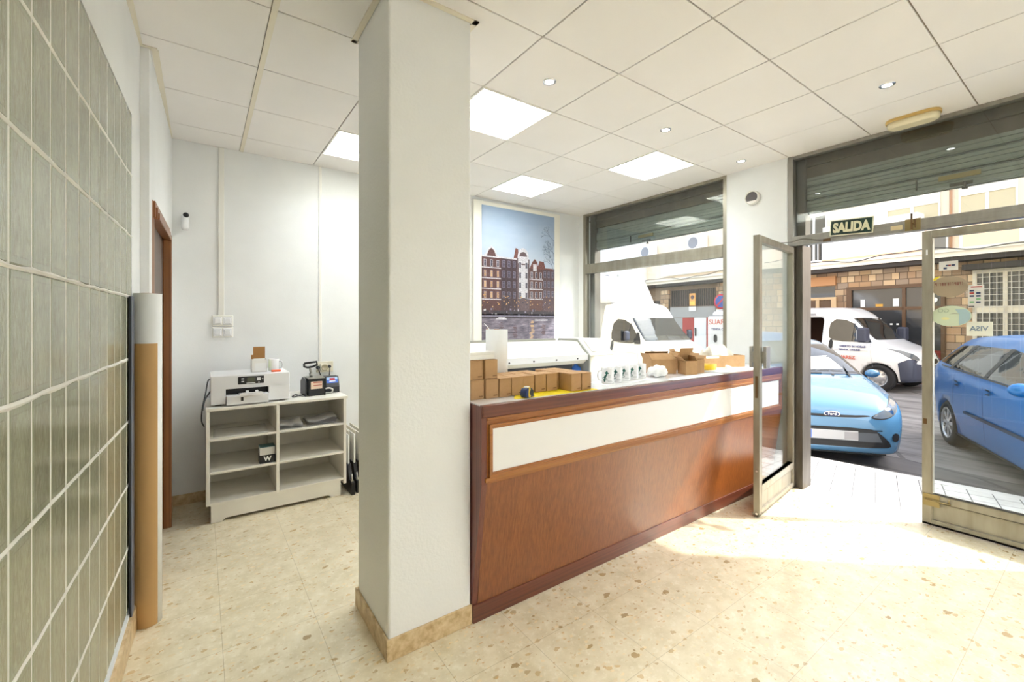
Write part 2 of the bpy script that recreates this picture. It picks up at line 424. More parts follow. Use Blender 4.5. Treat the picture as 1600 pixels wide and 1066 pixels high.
for z in ZR[1:-1]:
    rings = []
    for k in range(ny*2+1):
        y = YG-PY*k*.5; d = .0062+random.uniform(-.0016, .0016); s = wob()*.8; x = gx(y)
        rings.append([(x-.09, y, z-d+s), (x+.001, y, z-d+s), (x+.0045, y, z+s), (x+.001, y, z+d+s), (x-.09, y, z+d+s)])
    gg.loft(rings, smooth=False)
w1 = struct('window_1', gg, GROUT)
ob('glass_bricks', gb, GB, w1, bevel=.003, seg=1)

# back wall, hidden right wall -----------------------------------------
struct('wall_back', B(-.6, 4.75, 4.55, 4.75, 0, H+.2), WALL)
struct('wall_right', B(-.75, 4.62, YR-.2, YR, 0, H+.2), WALL)
# front wall -------------------------------------------------------------
wf = MB()
wf.box(XF, XF+.2, 4.45, 4.75, 0, H+.2); wf.box(XF-.02, XF+.2, 1.80, 2.37, 0, H+.2)
wf.box(XF, XF+.2, YR, -.12, 0, H+.2); wf.box(XF, XF+.2, 2.37, 4.45, 0, .62)
wf.box(XF+.02, XF+.2, -.12, 4.45, H+.002, H+.2)
struct('wall_front', wf, WALL)
# the white column in the middle of the room --------------------------------
PX0, PX1, PY0, PY1 = .684, 1.110, 1.915, 2.385
struct('wall_column', B(PX0, PX1, PY0, PY1, 0, H+.1), STUCCO, bevel=.012, seg=3)
tm = MB()
for a in ((PX0-.028, PX1+.03, PY0-.03, PY0-.002), (PX0-.028, PX1+.03, PY1+.002, PY1+.028), (PX0-.03, PX0-.002, PY0-.03, PY1+.028), (PX1+.002, PX1+.03, PY0-.03, PY1+.028)):
    tm.box(*a, H-.006, H+.001)
struct('trim_3', tm, mat('cream_edge_angle'))
# marble skirting --------------------------------------------------------------
SK = mat('beige_marble_skirting', C(206, 184, 148), .4)
v = coords(SK); setc(SK, ramp(SK, noise(SK, v, 22, 5, .65), [(.3, C(170, 140, 98)), (.5, C(202, 176, 136)), (.7, C(222, 202, 168))]))
b = MB(); b.box(PX0-.012, PX1, PY0-.012, PY0, 0, .098); b.box(PX0-.012, PX0, PY0, PY1, 0, .098); b.box(PX0-.012, PX1, PY1, PY1+.012, 0, .098)
struct('baseboard_column', b, SK, bevel=.003)
struct('baseboard_back', B(lx(4.538), 4.42, 4.535, 4.55, 0, .085), SK, bevel=.003)
b = MB(); b.prism([(gx(YR)+.006, YR), (gx(YR)+.022, YR), (gx(2.85)+.022, 2.85), (gx(2.85)+.006, 2.85)], 'z', 0, .12)
b.prism([(gx(2.85), 2.85), (gx(2.85)+.012, 2.85), (gx(3.12)+.012, 3.12), (gx(3.12), 3.12)], 'z', 0, .085)
b.box(gx(3.12), -.222, 3.108, 3.121, 0, .085)
struct('baseboard_left', b, SK, bevel=.003)
struct('baseboard_passage', MB().prism([(lx(D1+.08), D1+.08), (lx(D1+.08)+.012, D1+.08), (lx(4.535)+.012, 4.535), (lx(4.535), 4.535)], 'z', 0, .085), SK)

# ceiling lamps --------------------------------------------------------------------
TUBE = mat('fluorescent_diffuser', C(250, 248, 240), .5, emit=(.87, .935, 1, LAMP))
LOUV = mat('louvre_white_enamel', C(246, 244, 236), .3)
where = ['right beside the white column', 'nearest the canal poster', 'in front of the shuttered window', 'partly hidden behind the white column',
         'added unseen for fill by the middle aisle', 'added unseen for fill by the entrance', 'added unseen for fill by the glass brick wall', 'added unseen for fill in the farthest row toward the street', 'added unseen for fill in the farthest row toward the bricks']
for (x, y), wh in zip(LAMPS, where):
    t = thing('ceiling_light', 'square recessed fluorescent ceiling light '+wh, 'ceiling light', (x+.3, y+.3, H+.0), 0, 'recessed ceiling lights')
    f = MB()
    for a in ((x+.002, x+.598, y+.002, y+.016), (x+.002, x+.598, y+.584, y+.598), (x+.002, x+.016, y+.016, y+.584), (x+.584, x+.598, y+.016, y+.584)): f.box(*a, H-.003, H+.07)
    ob('frame', f, LOUV, t)
    ob('diffuser', B(x+.016, x+.584, y+.016, y+.584, H+.055, H+.07), TUBE, t)
    l = MB()
    for k in range(1, 4): l.box(x+.016+.142*k-.004, x+.016+.142*k+.004, y+.016, y+.584, H+.012, H+.05)
    for k in range(1, 8): l.box(x+.016, x+.584, y+.016+.071*k-.0015, y+.016+.071*k+.0015, H+.014, H+.048)
    ob('louvre', l, LOUV, t)
# halogen downlights
SPOT = mat('spotlight_lens', C(250, 250, 255), .3, emit=(.95, .97, 1, 14))
for (x, y), wh in zip([(1.785, 2.10), (2.979, 2.095), (4.14, 2.09), (3.567, .877)], ['nearest the white column', 'over the middle of the counter', 'over the wall between window and door', 'in front of the entrance near the emergency light']):
    t = thing('ceiling_spotlight', 'small round recessed spotlight '+wh, 'spotlight', (x, y, H), 0, 'round recessed spotlights')
    ob('ring', MB().lathe([(.026, .004), (.028, -.004), (.04, -.004), (.043, 0)], (x, y, H), n=32), CHROME, t)
    ob('lens', MB().lathe([(.001, 0), (.027, 0)], (x, y, H-.002), n=24), SPOT, t)
# emergency light
t = thing('emergency_light', 'oblong yellowed emergency light on the ceiling above the door shutter', 'emergency light', (4.262, .90, H), 0)
def pill(cx, cy, lx_, ly_, r): return [(cx+sx*(lx_-r)+r*cos(a), cy+sy*(ly_-r)+r*sin(a)) for sx, sy, a0 in ((1, 1, 0), (-1, 1, pi/2), (-1, -1, pi), (1, -1, 3*pi/2)) for a in [a0+k*pi/12 for k in range(7)]]
ob('base', MB().prism(pill(4.262, .90, .075, .155, .07), 'z', H-.022, H), mat('yellowed_plastic', C(204, 172, 104), .45), t, bevel=.003)
EM = mat('ribbed_clear_cover', C(232, 222, 190), .25)
r = []
for k, (sc_, dz) in enumerate(((1, .02), (.99, .045), (.9, .058), (.7, .064))):
    r.append([(px*1+0*k, py, H-dz) for px, py in pill(4.262, .90, .068*sc_, .148*(1-(1-sc_)*.5), .064*sc_)])
ob('cover', MB().loft(r), EM, t)
# ================================================================== SHOP FRONT
# window_2 : display window with aluminium frame
f = MB()
f.box(XF-.01, XF+.06, 4.40, 4.45, .62, H); f.box(XF-.012, XF+.06, 2.37, 2.415, .62, H)
f.box(XF-.015, XF+.06, 2.415, 4.40, 2.195, 2.325); f.box(XF-.005, XF+.06, 2.415, 4.40, .62, .68); f.box(XF-.005, XF+.06, 2.415, 4.40, H-.03, H)
for z in (2.235, 2.285): f.box(XF-.018, XF-.014, 2.415, 4.40, z, z+.006)
w2 = struct('window_2', f, ALUB, bevel=.003)
ob('glass_pane', B(XF+.028, XF+.034, 2.415, 4.40, .68, 2.195), GLASS, w2)
ob('upper_glass_pane', B(XF+.028, XF+.034, 2.415, 4.40, 2.325, H-.03), GLASS, w2)

def shutter(name, label, y0, y1, zb, zt, guides):
    t = thing(name, label, 'shutter', (XF+.13, (y0+y1)/2, zb))
    x = XF+.115
    prof = []; z = zb; k = 0
    zs = zt-.195
    while z < zs-.07:
        prof += [(x+.024, z), (x+.024, z+.010), (x+.004, z+.013), (x+.004, z+.019), (x-.003, z+.023), (x-.003, z+.05), (x+.003, z+.053), (x-.003, z+.056), (x-.003, z+.082), (x+.003, z+.085), (x-.003, z+.088), (x-.003, z+.112), (x+.004, z+.121)]; z += .1225
    prof += [(x+.024, z), (x+.024, zs)]
    m = MB(); m.prism(prof+[(x+.032, zs), (x+.032, zb)], 'y', y0, y1); ob('slats', m, SHUT, t)
    bx = MB(); bx.prism([(x-.004, zs), (x-.004, zs+.10), (x-.020, zs+.104), (x-.020, zs+.118), (x+.006, zs+.122), (x+.006, zt), (x+.03, zt), (x+.03, zs)], 'y', y0, y1); ob('top_box', bx, SHUTB, t)
    for a, b in guides: ob('guide_rail', B(XF+.08, XF+.19, a, b, guides_z, zt), ALUD, t)
    return t
guides_z = .62
s1 = shutter('roller_shutter', 'half lowered grey steel roller shutter outside the display window', 2.40, 4.43, 2.525, H-.005, [(4.31, 4.40)])
guides_z = 2.31
s2 = shutter('roller_shutter', 'half lowered grey steel roller shutter above the glass entrance doors', -.12, 1.79, 2.51, H-.005, [(1.69, 1.775)])
def lock(t, y0, y1, z, tilt=0):
    ob('lock_plate', B(XF+.098, XF+.108, y0, y1, z-.018, z+.018), BRASS, t, label='brass lock plate')
    m = MB(); m.box(XF+.096, XF+.11, (y0+y1)/2-.07, (y0+y1)/2+.05, z-.075, z-.05); m.cyl((XF+.1, (y0+y1)/2-.03, z-.05), (XF+.1, (y0+y1)/2-.03, z-.10), .008); m.box(XF+.092, XF+.108, (y0+y1)/2-.045, (y0+y1)/2-.015, z-.105, z-.095)
    ob('lock_bolt', m, ALUD, t); ob('slat_catch', B(XF+.095, XF+.11, y1+.12, y1+.128, z-.05, z+.03), ALUD, t)
lock(s1, 3.36, 3.58, 2.60); lock(s2, .59, .81, 2.595)

# door_2 : frame of the entrance with transom and upper light
f = MB()
f.box(XF-.015, XF+.06, -.12, 1.80, 2.215, 2.30)
for z in (2.24, 2.272): f.box(XF-.018, XF-.014, -.12, 1.755, z, z+.005)
f.box(XF-.015, XF+.06, 1.755, 1.80, 2.30, H); f.box(XF-.012, XF+.06, -.12, -.07, 0, H); f.box(XF-.005, XF+.06, -.07, 1.76, H-.03, H)
f.box(XF-.015, XF+.06, 1.755, 1.80, 0, 2.215)
d2 = struct('door_2', f, ALU, bevel=.003)
jm = MB(); jm.box(XF+.02, XF+.20, 1.69, 1.757, 0, 2.214); jm.box(XF-.004, XF+.03, 1.745, 1.757, 0, 2.214)
ob('side_jamb', jm, ALUD, d2, label='side jamb coloured dark for its shade')  # the jamb's shadow, as seen from inside, is put into its dark colour
ob('upper_glass_pane', B(XF+.028, XF+.034, -.07, 1.755, 2.30, H-.03), GLASS, d2)
st = MB(); st.box(XF-.02, XF-.016, .99, 1.06, 2.236, 2.27); ob('old_sticker', st, mat('faded_beige_sticker', C(214, 196, 156), .6), d2)
def leaf(name, label, loc, rz, W, side):
    """door leaf in its own space: hinge at origin, leaf along -y, inner face -x"""
    t = thing(name, label, 'glass door', loc, rz)
    Z0, Z1, T, S = .012, 2.20, .046, .052
    f = MB()
    f.box(-T, 0, -S, 0, Z0, Z1); f.box(-T, 0, -W, -W+S, Z0, Z1)
    f.box(-T, 0, -W+S, -S, Z1-.045, Z1); f.box(-T, 0, -W+S, -S, Z0, Z0+.045); f.box(-T, 0, -W+S, -S, .185, .245)
    for a in (-W+S, -S-.008): f.box(-T-.004, 0, a, a+.008, Z0+.045, Z1-.045)
    for z in (.185, .237, Z1-.053): f.box(-T-.004, 0, -W+S, -S, z, z+.008)
    f.box(-T-.008, 0, -W, 0, Z0, Z0+.018)
    ob('frame', f, ALUB, t, bevel=.0025, local=True)
    ob('glass_pane', B(-.024, -.018, -W+S-.004, -S+.004, .245, Z1-.045), GLASS, t, local=True)
    ob('bottom_panel', B(-.028, -.014, -W+S-.002, -S+.002, Z0+.045, .186), ALUB, t, local=True)
    return t
lf = leaf('glass_door', 'open glass door leaf swung into the shop beside the counter', (XF+.02, 1.752, 0), -pi/2+.126, .93, 1)
for sx in (-.075, .026):
    h = MB(); h.box(sx-.012, sx+.012, -.93+.035, -.93+.125, 1.16, 1.33); h.box(min(sx, -.02), max(sx, -.02), -.93+.036, -.93+.05, 1.2, 1.29)
    ob('pull_plate', h, STEEL, lf, local=True, bevel=.004)
k = MB(); k.box(-.03, -.012, -.934, -.926, .93, 1.10); k.cyl((-.02, -.936, 1.0), (-.02, -.928, 1.0), .007); ob('lock_plate', k, mat('worn_bronze', C(112, 88, 62), .4, .8), lf, local=True)
k = MB()
for z in (.03, .36): k.cyl((-.02, -.936, z), (-.02, -.929, z), .008)
ob('screws', k, CHROME, lf, local=True)
lr = leaf('glass_door', 'closed glass door leaf with card stickers at the right edge', (XF-.01, -.068, 0), pi, .948, 1)
# hinge side of the right leaf is at its far right; mirrored so its lock edge meets the opening
k = MB(); k.box(.0005, .006, -.95+.01, -.95+.10, .155, .245); k.box(.006, .012, -.95+.012, -.95+.10, .19, .212)
k.tube([(.012, -.93, .2), (.014, -.79, .2)], .0065); k.tube([(.012, -.80, .2), (.018, -.80, .235)], .005)
ob('floor_bolt', k, BRASS, lr, local=True, label='brass sliding bolt')
k = MB(); k.box(.0005, .004, -.94, -.92, .76, .80); ob('latch_keep', k, mat('worn_bronze'), lr, local=True)
k = MB(); k.box(.0005, .003, -.925, -.915, 2.02, 2.06); ob('edge_mark', k, PLASTIC, lr, local=True)
# hook on transom + top bolt
t = thing('door_hook', 'thin dark metal hook stay hanging on the door transom', 'hook', (XF-.02, 1.55, 2.23))
ob('rod', MB().tube(spline([(XF-.022, 1.49, 2.232), (XF-.03, 1.56, 2.24), (XF-.05, 1.66, 2.262), (XF-.12, 1.735, 2.235), (XF-.35, 1.74, 2.205)], 6), .004), ALUD, t)
ob('hook_plate', B(XF-.026, XF-.015, 1.462, 1.515, 2.218, 2.242), mat('worn_bronze'), t)
t = thing('top_bolt', 'brass bolt with square plate on the transom above the closed door leaf', 'bolt', (XF-.02, .935, 2.26))
ob('plate', B(XF-.022, XF-.015, .885, .975, 2.218, 2.305), BRASS, t)
ob('rod', MB().cyl((XF-.028, .935, 2.225), (XF-.028, .935, 2.345), .006).cyl((XF-.028, .915, 2.235), (XF-.028, .915, 2.30), .004).tube([(XF-.028, .92, 2.26), (XF-.05, .925, 2.265)], .005), mat('worn_bronze'), t)
# exit sign
t = thing('exit_sign', 'green exit sign with white letters tilted on the door transom', 'exit sign', (XF-.02, 1.312, 2.245))
M_ = Matrix.Translation((XF-.03, 1.312, 2.313)) @ Matrix.Rotation(radians(3), 4, 'X') 
ob('panel', MB().box(-.006, .006, -.148, .148, -.066, .066, M=M_), mat('sign_cream_border', C(222, 220, 196), .4), t)
ob('green_field', MB().box(-.0075, -.005, -.140, .140, -.058, .058, M=M_), mat('sign_green', C(14, 48, 36), .4), t)
o_ = M_ @ Vector((-.0085, 0, -.004)); yv = M_.to_3x3() @ Vector((0, -1, 0)); zv = M_.to_3x3() @ Vector((0, 0, 1))
ob('lettering', text_mb('SALIDA', .106, o_, yv, zv, .001, bold=.0055, sx=.72), mat('sign_letter_cream', C(226, 222, 190), .5), t)
# round wall vent on the pier
t = thing('wall_vent', 'round white wall vent with dark opening between window and door', 'vent', (XF-.02, 2.108, 2.735))
ob('ring', MB().lathe([(.052, -.02), (.056, .03), (.064, .034), (.068, .028), (.07, 0)], (XF-.021, 2.108, 2.735), (-1, 0, 0), 40), WHITE, t)
ob('grille', MB().lathe([(.001, .024), (.057, .024)], (XF-.021, 2.108, 2.735), (-1, 0, 0), 32), mat('dark_mesh', C(92, 86, 88), .6), t)
lip = [(cos(a)*.056, sin(a)*.056) for a in [pi+.62+k*(pi-1.24)/16 for k in range(17)]]
ob('lower_flap', MB().prism([(2.108+p[0], 2.735+p[1]) for p in lip], 'x', XF-.052, XF-.046), WHITE, t)
# stickers on the closed leaf, seen from behind
def disc(cy_, cz, ry, rz_, n=48): return [(cy_+ry*cos(2*pi*k/n), cz+rz_*sin(2*pi*k/n)) for k in range(n)]
XS_ = XF+.0065
def sticker(name, label, cat, col, poly, marks=(), mirror=None):
    t = thing(name, label, cat, (XS_, poly[0][0], poly[0][1]), 0, 'stickers on the glass door')
    ob('film', MB().prism(poly, 'x', XS_-.0015, XS_-.0003), mat(*col), t)
    for k, (nm, c, pl) in enumerate(marks):
        for p in pl: ob(nm, MB().prism(p, 'x', XS_-.0025, XS_-.0016), mat(*c), t)
    return t
def rc(y0, y1, z0, z1): return [(y0, z0), (y1, z0), (y1, z1), (y0, z1)]
def px(u, v): # where a pixel of the photograph meets the glass plane (used once, to lay the stickers out)
    r = Vector((sin(YAW)+(u-800)/680.9*cos(YAW), cos(YAW)-(u-800)/680.9*sin(YAW), (502.5-v)/680.9)); q = r*(XS_/r.x); return q.y, q.z+1.525
cA = px(1483, 448); cB = px(1486, 494)
RED = ('sticker_red', C(168, 60, 52), .5); BLU = ('sticker_blue', C(44, 58, 96), .5); GRN = ('sticker_green', C(120, 170, 120), .5)
ta = sticker('round_sticker', 'large dull brown oval sticker seen from behind on the glass door', 'sticker', ('sticker_back_brown', C(150, 134, 112), .6), disc(cA[0], cA[1], .098, .076),
             [('yellow_corner', ('sticker_yellow', C(232, 214, 60), .5), [[(cA[0]+.095, cA[1]+.045), (cA[0]+.075, cA[1]+.072), (cA[0]+.045, cA[1]+.079), (cA[0]+.07, cA[1]+.05)]])])
random.seed(21); m = MB(); y_ = cA[0]-.07
while y_ < cA[0]+.075:      # a row of faded letters that cannot be read any more
    w_ = random.uniform(.004, .011); m.box(XS_-.003, XS_-.0026, y_, y_+w_*.4, cA[1]+.008, cA[1]+.03); m.box(XS_-.003, XS_-.0026, y_, y_+w_, cA[1]+random.choice((.008, .018, .026)), cA[1]+.03); y_ += w_+.004
ob('faded_letters', m, mat('sticker_text_maroon', C(126, 84, 70), .6), ta)
tb = sticker('round_sticker', 'large pale green oval sticker below the brown one on the glass door', 'sticker', ('sticker_pale_green', C(196, 206, 178), .5), disc(cB[0], cB[1], .105, .075),
             [('blue_part', ('sticker_pale_blue', C(160, 184, 188), .5), [[(cB[0]-.04, cB[1]-.066), (cB[0]-.04, cB[1]+.015), (cB[0]-.02, cB[1]+.05), (cB[0]-.075, cB[1]+.05), (cB[0]-.098, cB[1]+.02), (cB[0]-.098, cB[1]-.02), (cB[0]-.075, cB[1]-.05)]]),
              ('swoosh', ('sticker_grey', C(146, 150, 132), .5), [[(cB[0]-.05, cB[1]+.012), (cB[0]-.02, cB[1]+.022), (cB[0]+.012, cB[1]+.012), (cB[0]-.02, cB[1]+.016)]]),
              ('yellow_leaf', ('sticker_leaf', C(214, 210, 150), .5), [disc(cB[0]+.03, cB[1]-.018, .022, .009, 16)])])
ob('lettering', text_mb('GO', .04, (XS_-.003, cB[0]+.04, cB[1]+.038), (0, 1, 0), (0, 0, 1), .0004), mat('sticker_text_green', C(150, 166, 142), .6), tb)
cC = px(1482, 415)
ms = [('card_mark', BLU, [rc(cC[0]-.034+k*.03, cC[0]-.016+k*.03, cC[1]-.004, cC[1]+.006) for k in range(2)]+[rc(cC[0]+.008, cC[0]+.026, cC[1]-.026, cC[1]-.012)]),
      ('card_mark', RED, [rc(cC[0]-.013, cC[0]+.003, cC[1]-.004, cC[1]+.006)])]
sticker('payment_sticker', 'small white card payment sticker topmost on the glass door', 'sticker', ('sticker_white', C(206, 204, 198), .5), rc(cC[0]-.05, cC[0]+.05, cC[1]-.035, cC[1]+.032), ms)
cD = px(1525, 463)
q = lambda a, b: rc(cD[0]-a-.011, cD[0]-a+.011, cD[1]+b-.006, cD[1]+b+.006)
ms = [('card_mark', BLU, [q(.012, .022), q(.012, -.042), q(.012, .002), q(-.02, .04), q(-.02, .002)]), ('card_mark', RED, [q(-.02, .022), rc(cD[0]-.03, cD[0]+.025, cD[1]+.062, cD[1]+.07)]),
      ('black_bar', ('sticker_black', C(30, 28, 28), .5), [rc(cD[0]+.008, cD[0]+.036, cD[1]-.075, cD[1]-.068)]), ('card_mark', GRN, [q(-.02, -.04), q(.012, -.02)])]
sticker('payment_sticker', 'tall white payment sticker with eight card marks on the glass door', 'sticker', ('sticker_white',), rc(cD[0]-.04, cD[0]+.04, cD[1]-.08, cD[1]+.08), ms)
cE = px(1531, 514)
te = sticker('payment_sticker', 'pale rectangular sticker with blue reversed letters low on the glass door', 'sticker', ('sticker_cream', C(222, 222, 208), .5), rc(cE[0]-.062, cE[0]+.066, cE[1]-.05, cE[1]+.05))
ob('lettering', text_mb('VISA', .045, (XS_-.003, cE[0]+.004, cE[1]), (0, 1, 0), (0, 0, 1), .0004, bold=.001), mat('sticker_text_blue', C(120, 136, 152), .6), te)
# ================================================================== COUNTER
CX0, CX1, CY0, CY1, CZ = 1.112, 4.335, 1.815, 2.385, 1.112
t = thing('shop_counter', 'long brown wood shop counter with a white front panel and white top', 'counter', (2.7, 2.1, 0))
ob('end_panel', MB().prism([(CY0+.002, .72), (CY0+.002, CZ-.004), (CY1, CZ-.004), (CY1, 0), (1.912, 0), (1.910, .09)], 'x', CX0, CX0+.03), WOODE, t, label='dark red brown end panel')
ob('front_panel', MB().prism([(CY0+.004, .735), (1.906, .088), (1.93, .088), (CY0+.03, .735)], 'x', CX0+.03, CX1), WOODP, t)
ob('fascia_band', B(CX0+.03, CX1, CY0, CY0+.03, .725, CZ-.055), WOODB, t)
ob('base_board', B(CX0+.0, CX1, 1.898, 1.93, 0, .09), WOODR, t, bevel=.004)
ob('top_rim', B(CX0+.002, CX1, CY0-.006, CY0+.028, CZ-.062, CZ), WOODR, t, bevel=.006, seg=3)
ob('rim_bead', B(CX0+.03, CX1, CY0-.003, CY0+.01, CZ-.078, CZ-.062), WOODB, t, bevel=.003)
WP = mat('white_laminate_panel', C(240, 238, 238), .3)
a0, a1, b0, b1 = CX0+.038, 4.275, .755, 1.018
ob('white_panel', B(a0+.012, a1-.012, CY0-.004, CY0+.001, b0+.02, b1-.012), WP, t, label='white front panel')
f = MB()
for y, w_ in ((CY0-.016, .012), (CY0-.01, .022)):
    g_ = .0012 if w_ > .02 else 0; f.box(a0+g_, a1-g_, y, CY0, b1-w_, b1-g_); f.box(a0+g_, a1-g_, y, CY0, b0+g_, b0+w_+.004); f.box(a0+g_, a0+w_, y, CY0, b0+w_+.004, b1-w_); f.box(a1-w_, a1-g_, y, CY0, b0+w_+.004, b1-w_)
f.box(a0-.02, a1+.02, CY0-.008, CY0, b0-.022, b0)
ob('panel_moulding', f, WOODM, t, bevel=.003)
ob('worktop', B(CX0+.004, CX1, CY0+.026, CY1, CZ-.03, CZ+.001), mat('white_laminate_worktop', C(236, 236, 238), .18, coat=.3), t)
ob('back_panel', B(CX0+.03, CX1, CY1-.03, CY1-.01, 0, CZ-.03), WHITE, t)
ZT = CZ+.0015
# ------------------------------------------------------------------ kraft boxes
def kraft_box(w, d, h, name='kraft_box'):
    o = thing(name, 'x', 'box', (0, 0, 0), 0, 'kraft mug boxes on the counter')
    ob('carton', B(-w/2, w/2, 0, d, 0, h-.002), KRAFT, o, local=True, bevel=.002, seg=1)
    ob('lid', B(-w/2+.001, w/2-.001, -.0015, d-.002, h-.004, h), KRAFT, o, local=True, bevel=.0015, seg=1)
    m = MB()
    for k in range(5): m.box(w/2-.032+k*.0052, w/2-.0282+k*.0052, -.0012, 0, .012, .018)
    ob('printed_mark', m, INK, o, local=True)
    return o
kb = kraft_box(.080, .108, .103)
front = [(1.182, 1.972, 0, 'end of the front row touching the white column'), (1.268, 1.962, 0, 'second from the column in the front row'), (1.352, 1.958, .03, 'third from the column in the front row'),
         (1.436, 1.962, .02, 'behind the tape measure, left of its middle'), (1.518, 1.968, .0, 'right behind the tape measure'),
         (1.610, 1.972, -.02, 'on the yellow sheet, left of a touching pair'), (1.694, 1.968, -.02, 'on the yellow sheet, right of a touching pair'),
         (1.806, 1.878, .0, 'standing forward on the yellow sheet end'), (1.888, 1.876, 0, 'last at the mug end of the front row')]
for k, (x, y, a, wh) in enumerate(front):
    o = kb if k == 0 else dup(kb, (0, 0, 0))
    o.location = (x, y, ZT+(.0015 if k > 4 else 0)); o.rotation_euler = (0, 0, a); o['label'] = 'small kraft box '+wh
for k, (x, y, z, a, wh) in enumerate([(1.184, 1.985, .1035, 0, 'stacked on top, nearest the white column'), (1.270, 1.972, .1035, .03, 'stacked on top of the second box of the row'),
        (1.375, 2.075, 0, .0, 'in the second row in front of the white roll'), (1.46, 2.08, 0, .02, 'in the second row right of the white roll'), (1.55, 2.085, 0, 0, 'in the second row behind the tape measure'),
        (1.64, 2.088, 0, -.02, 'in the second row middle, behind the touching pair'), (1.80, 1.992, 0, 0, 'in the second row behind the forward box'), (1.886, 1.99, 0, 0, 'in the second row nearest the mugs'),
        (1.80, 2.106, 0, 0, 'in the third row, left one'), (1.886, 2.104, 0, .0, 'in the third row, right one')]):
    dup(kb, (x, y, ZT+z), a, 'small kraft box '+wh)
t = thing('flat_box', 'white flat box lying on the upper kraft boxes beside the column', 'box', (1.22, 2.04, ZT+.2075))
ob('carton', B(1.145, 1.30, 1.99, 2.09, ZT+.2075, ZT+.245), WHITE, t, bevel=.003); ob('lid', B(1.143, 1.302, 1.988, 2.092, ZT+.232, ZT+.2475), WHITE, t, bevel=.002)
t = thing('paper_roll', 'short white paper roll standing behind the kraft boxes', 'roll', (1.50, 2.25, ZT))
ob('paper', MB().lathe([(.018, 0), (.069, 0), (.069, .362), (.018, .362), (.018, 0)], (1.50, 2.27, ZT), n=48), PAPER, t)
ob('core', MB().lathe([(.0175, 0), (.0175, .364), (.015, .364), (.015, 0)], (1.50, 2.27, ZT), n=24), KRAFT, t)
# yellow sheet and tape measure
YEL = mat('yellow_plastic_sheet', C(232, 208, 20), .45)
o = ob('yellow_sheet', MB().prism([(1.365, 1.90), (1.352, 1.862), (1.62, 1.852), (1.955, 1.848), (1.96, 2.02), (1.50, 2.05)], 'z', ZT, ZT+.001), YEL); tag(o, 'thin yellow plastic sheet lying under the kraft boxes at the counter rim', 'sheet')
t = thing('tape_measure', 'blue and yellow tape measure on the yellow sheet', 'tape measure', (1.435, 1.875, ZT+.001), .25)
pr = chaikin([(-.036, 0), (.03, 0), (.034, .012), (.03, .04), (.012, .054), (-.02, .052), (-.034, .036)], 2)
ob('case', MB().prism(pr, 'y', -.02, .02), mat('tape_case_navy', C(28, 48, 92), .4), t, local=True, bevel=.003)
ob('grip_band', MB().prism([(p[0]*.28-.002, p[1]*1.04) for p in pr], 'y', -.0215, .0215), mat('tape_case_yellow', C(236, 200, 40), .4), t, local=True)
ob('side_disc', MB().cyl((.014, -.0225, .027), (.014, .0225, .027), .017, n=24), DARK, t, local=True); ob('blade_tip', B(.034, .05, -.01, .01, 0, .003).box(.048, .05, -.012, .012, -.0005, .010), STEEL, t, local=True)
ob('lock_button', MB().box(-.012, .01, -.011, .011, .05, .06), WHITE, t, local=True, bevel=.002)
# ------------------------------------------------------------------ mugs
MUGW = mat('white_glazed_ceramic', C(236, 236, 238), .12, coat=.4); GREEN = mat('mug_green_print', C(8, 84, 72), .4); GREY = mat('mug_grey_print', C(150, 156, 160), .5)
def mug(printed, R=.0405, h=.104):
    o = thing('mug', 'x', 'mug', (0, 0, 0), 0, 'printed mugs in a row' if printed else None)
    ob('cup', MB().lathe([(.001, .002), (R-.004, .002), (R-.002, 0), (R, .004), (R, h-.002), (R-.002, h), (R-.004, h-.002), (R-.004, .008), (.001, .007)], n=48), MUGW, o, local=True)
    hp = spline([(-R+.002, 0, h*.8), (-R-.02, 0, h*.78), (-R-.028, 0, h*.5), (-R-.02, 0, h*.24), (-R+.002, 0, h*.2)], 6)
    ob('handle', MB().tube(hp, .0055), MUGW, o, local=True)
    if printed:
        def wrap(poly, mb, r=R+.0006):
            mb.face([(r*cos(a), r*sin(a), z) for a, z in poly], smooth=False)
        m = MB()
        def leafs(a0, z0, ra, rz):
            n = 14
            for k in range(n):
                a, b = 2*pi*k/n, 2*pi*(k+1)/n
                qa, qb = (.75+.25*cos(4*a+.6)), (.75+.25*cos(4*b+.6))
                wrap([(a0, z0), (a0+ra*qa*cos(a), z0+rz*qa*sin(a)), (a0+ra*qb*cos(b), z0+rz*qb*sin(b))], m)
        leafs(-2.08, .072, .36, .017); leafs(-2.42, .034, .52, .024); leafs(-2.20, .054, .18, .009)
        ob('printed_leaves', m, GREEN, o, local=True)
        m = MB()
        for z, a0, a1 in ((.056, -1.95, -1.45), (.05, -1.9, -1.4), (.042, -1.85, -1.3), (.02, -2.0, -1.2), (.015, -1.9, -1.1)):
            for k in range(6):
                a, b = a0+(a1-a0)*k/6, a0+(a1-a0)*(k+.7)/6
                wrap([(a, z), (b, z), (b, z+.003), (a, z+.003)], m)
        ob('printed_text', m, GREY, o, local=True)
    return o
mg = mug(True)
mwh = ['first at the kraft box end, its handle showing', 'second from the kraft box end', 'in the middle of the five', 'second from the open boxes', 'last, nearest the open boxes']
for k in range(5):
    o = mg if k == 0 else dup(mg, (0, 0, 0))
    o.location = (2.205+.102*k, 1.995+.014*k, ZT); o.rotation_euler = (0, 0, -.5); o['label'] = 'white mug with green leaf print, '+mwh[k]
o = ob('print_sheet', B(2.12, 2.66, 1.93, 2.10, ZT-.001, ZT+.0004), PAPER); tag(o, 'thin white sheet of paper under the row of printed mugs', 'sheet')
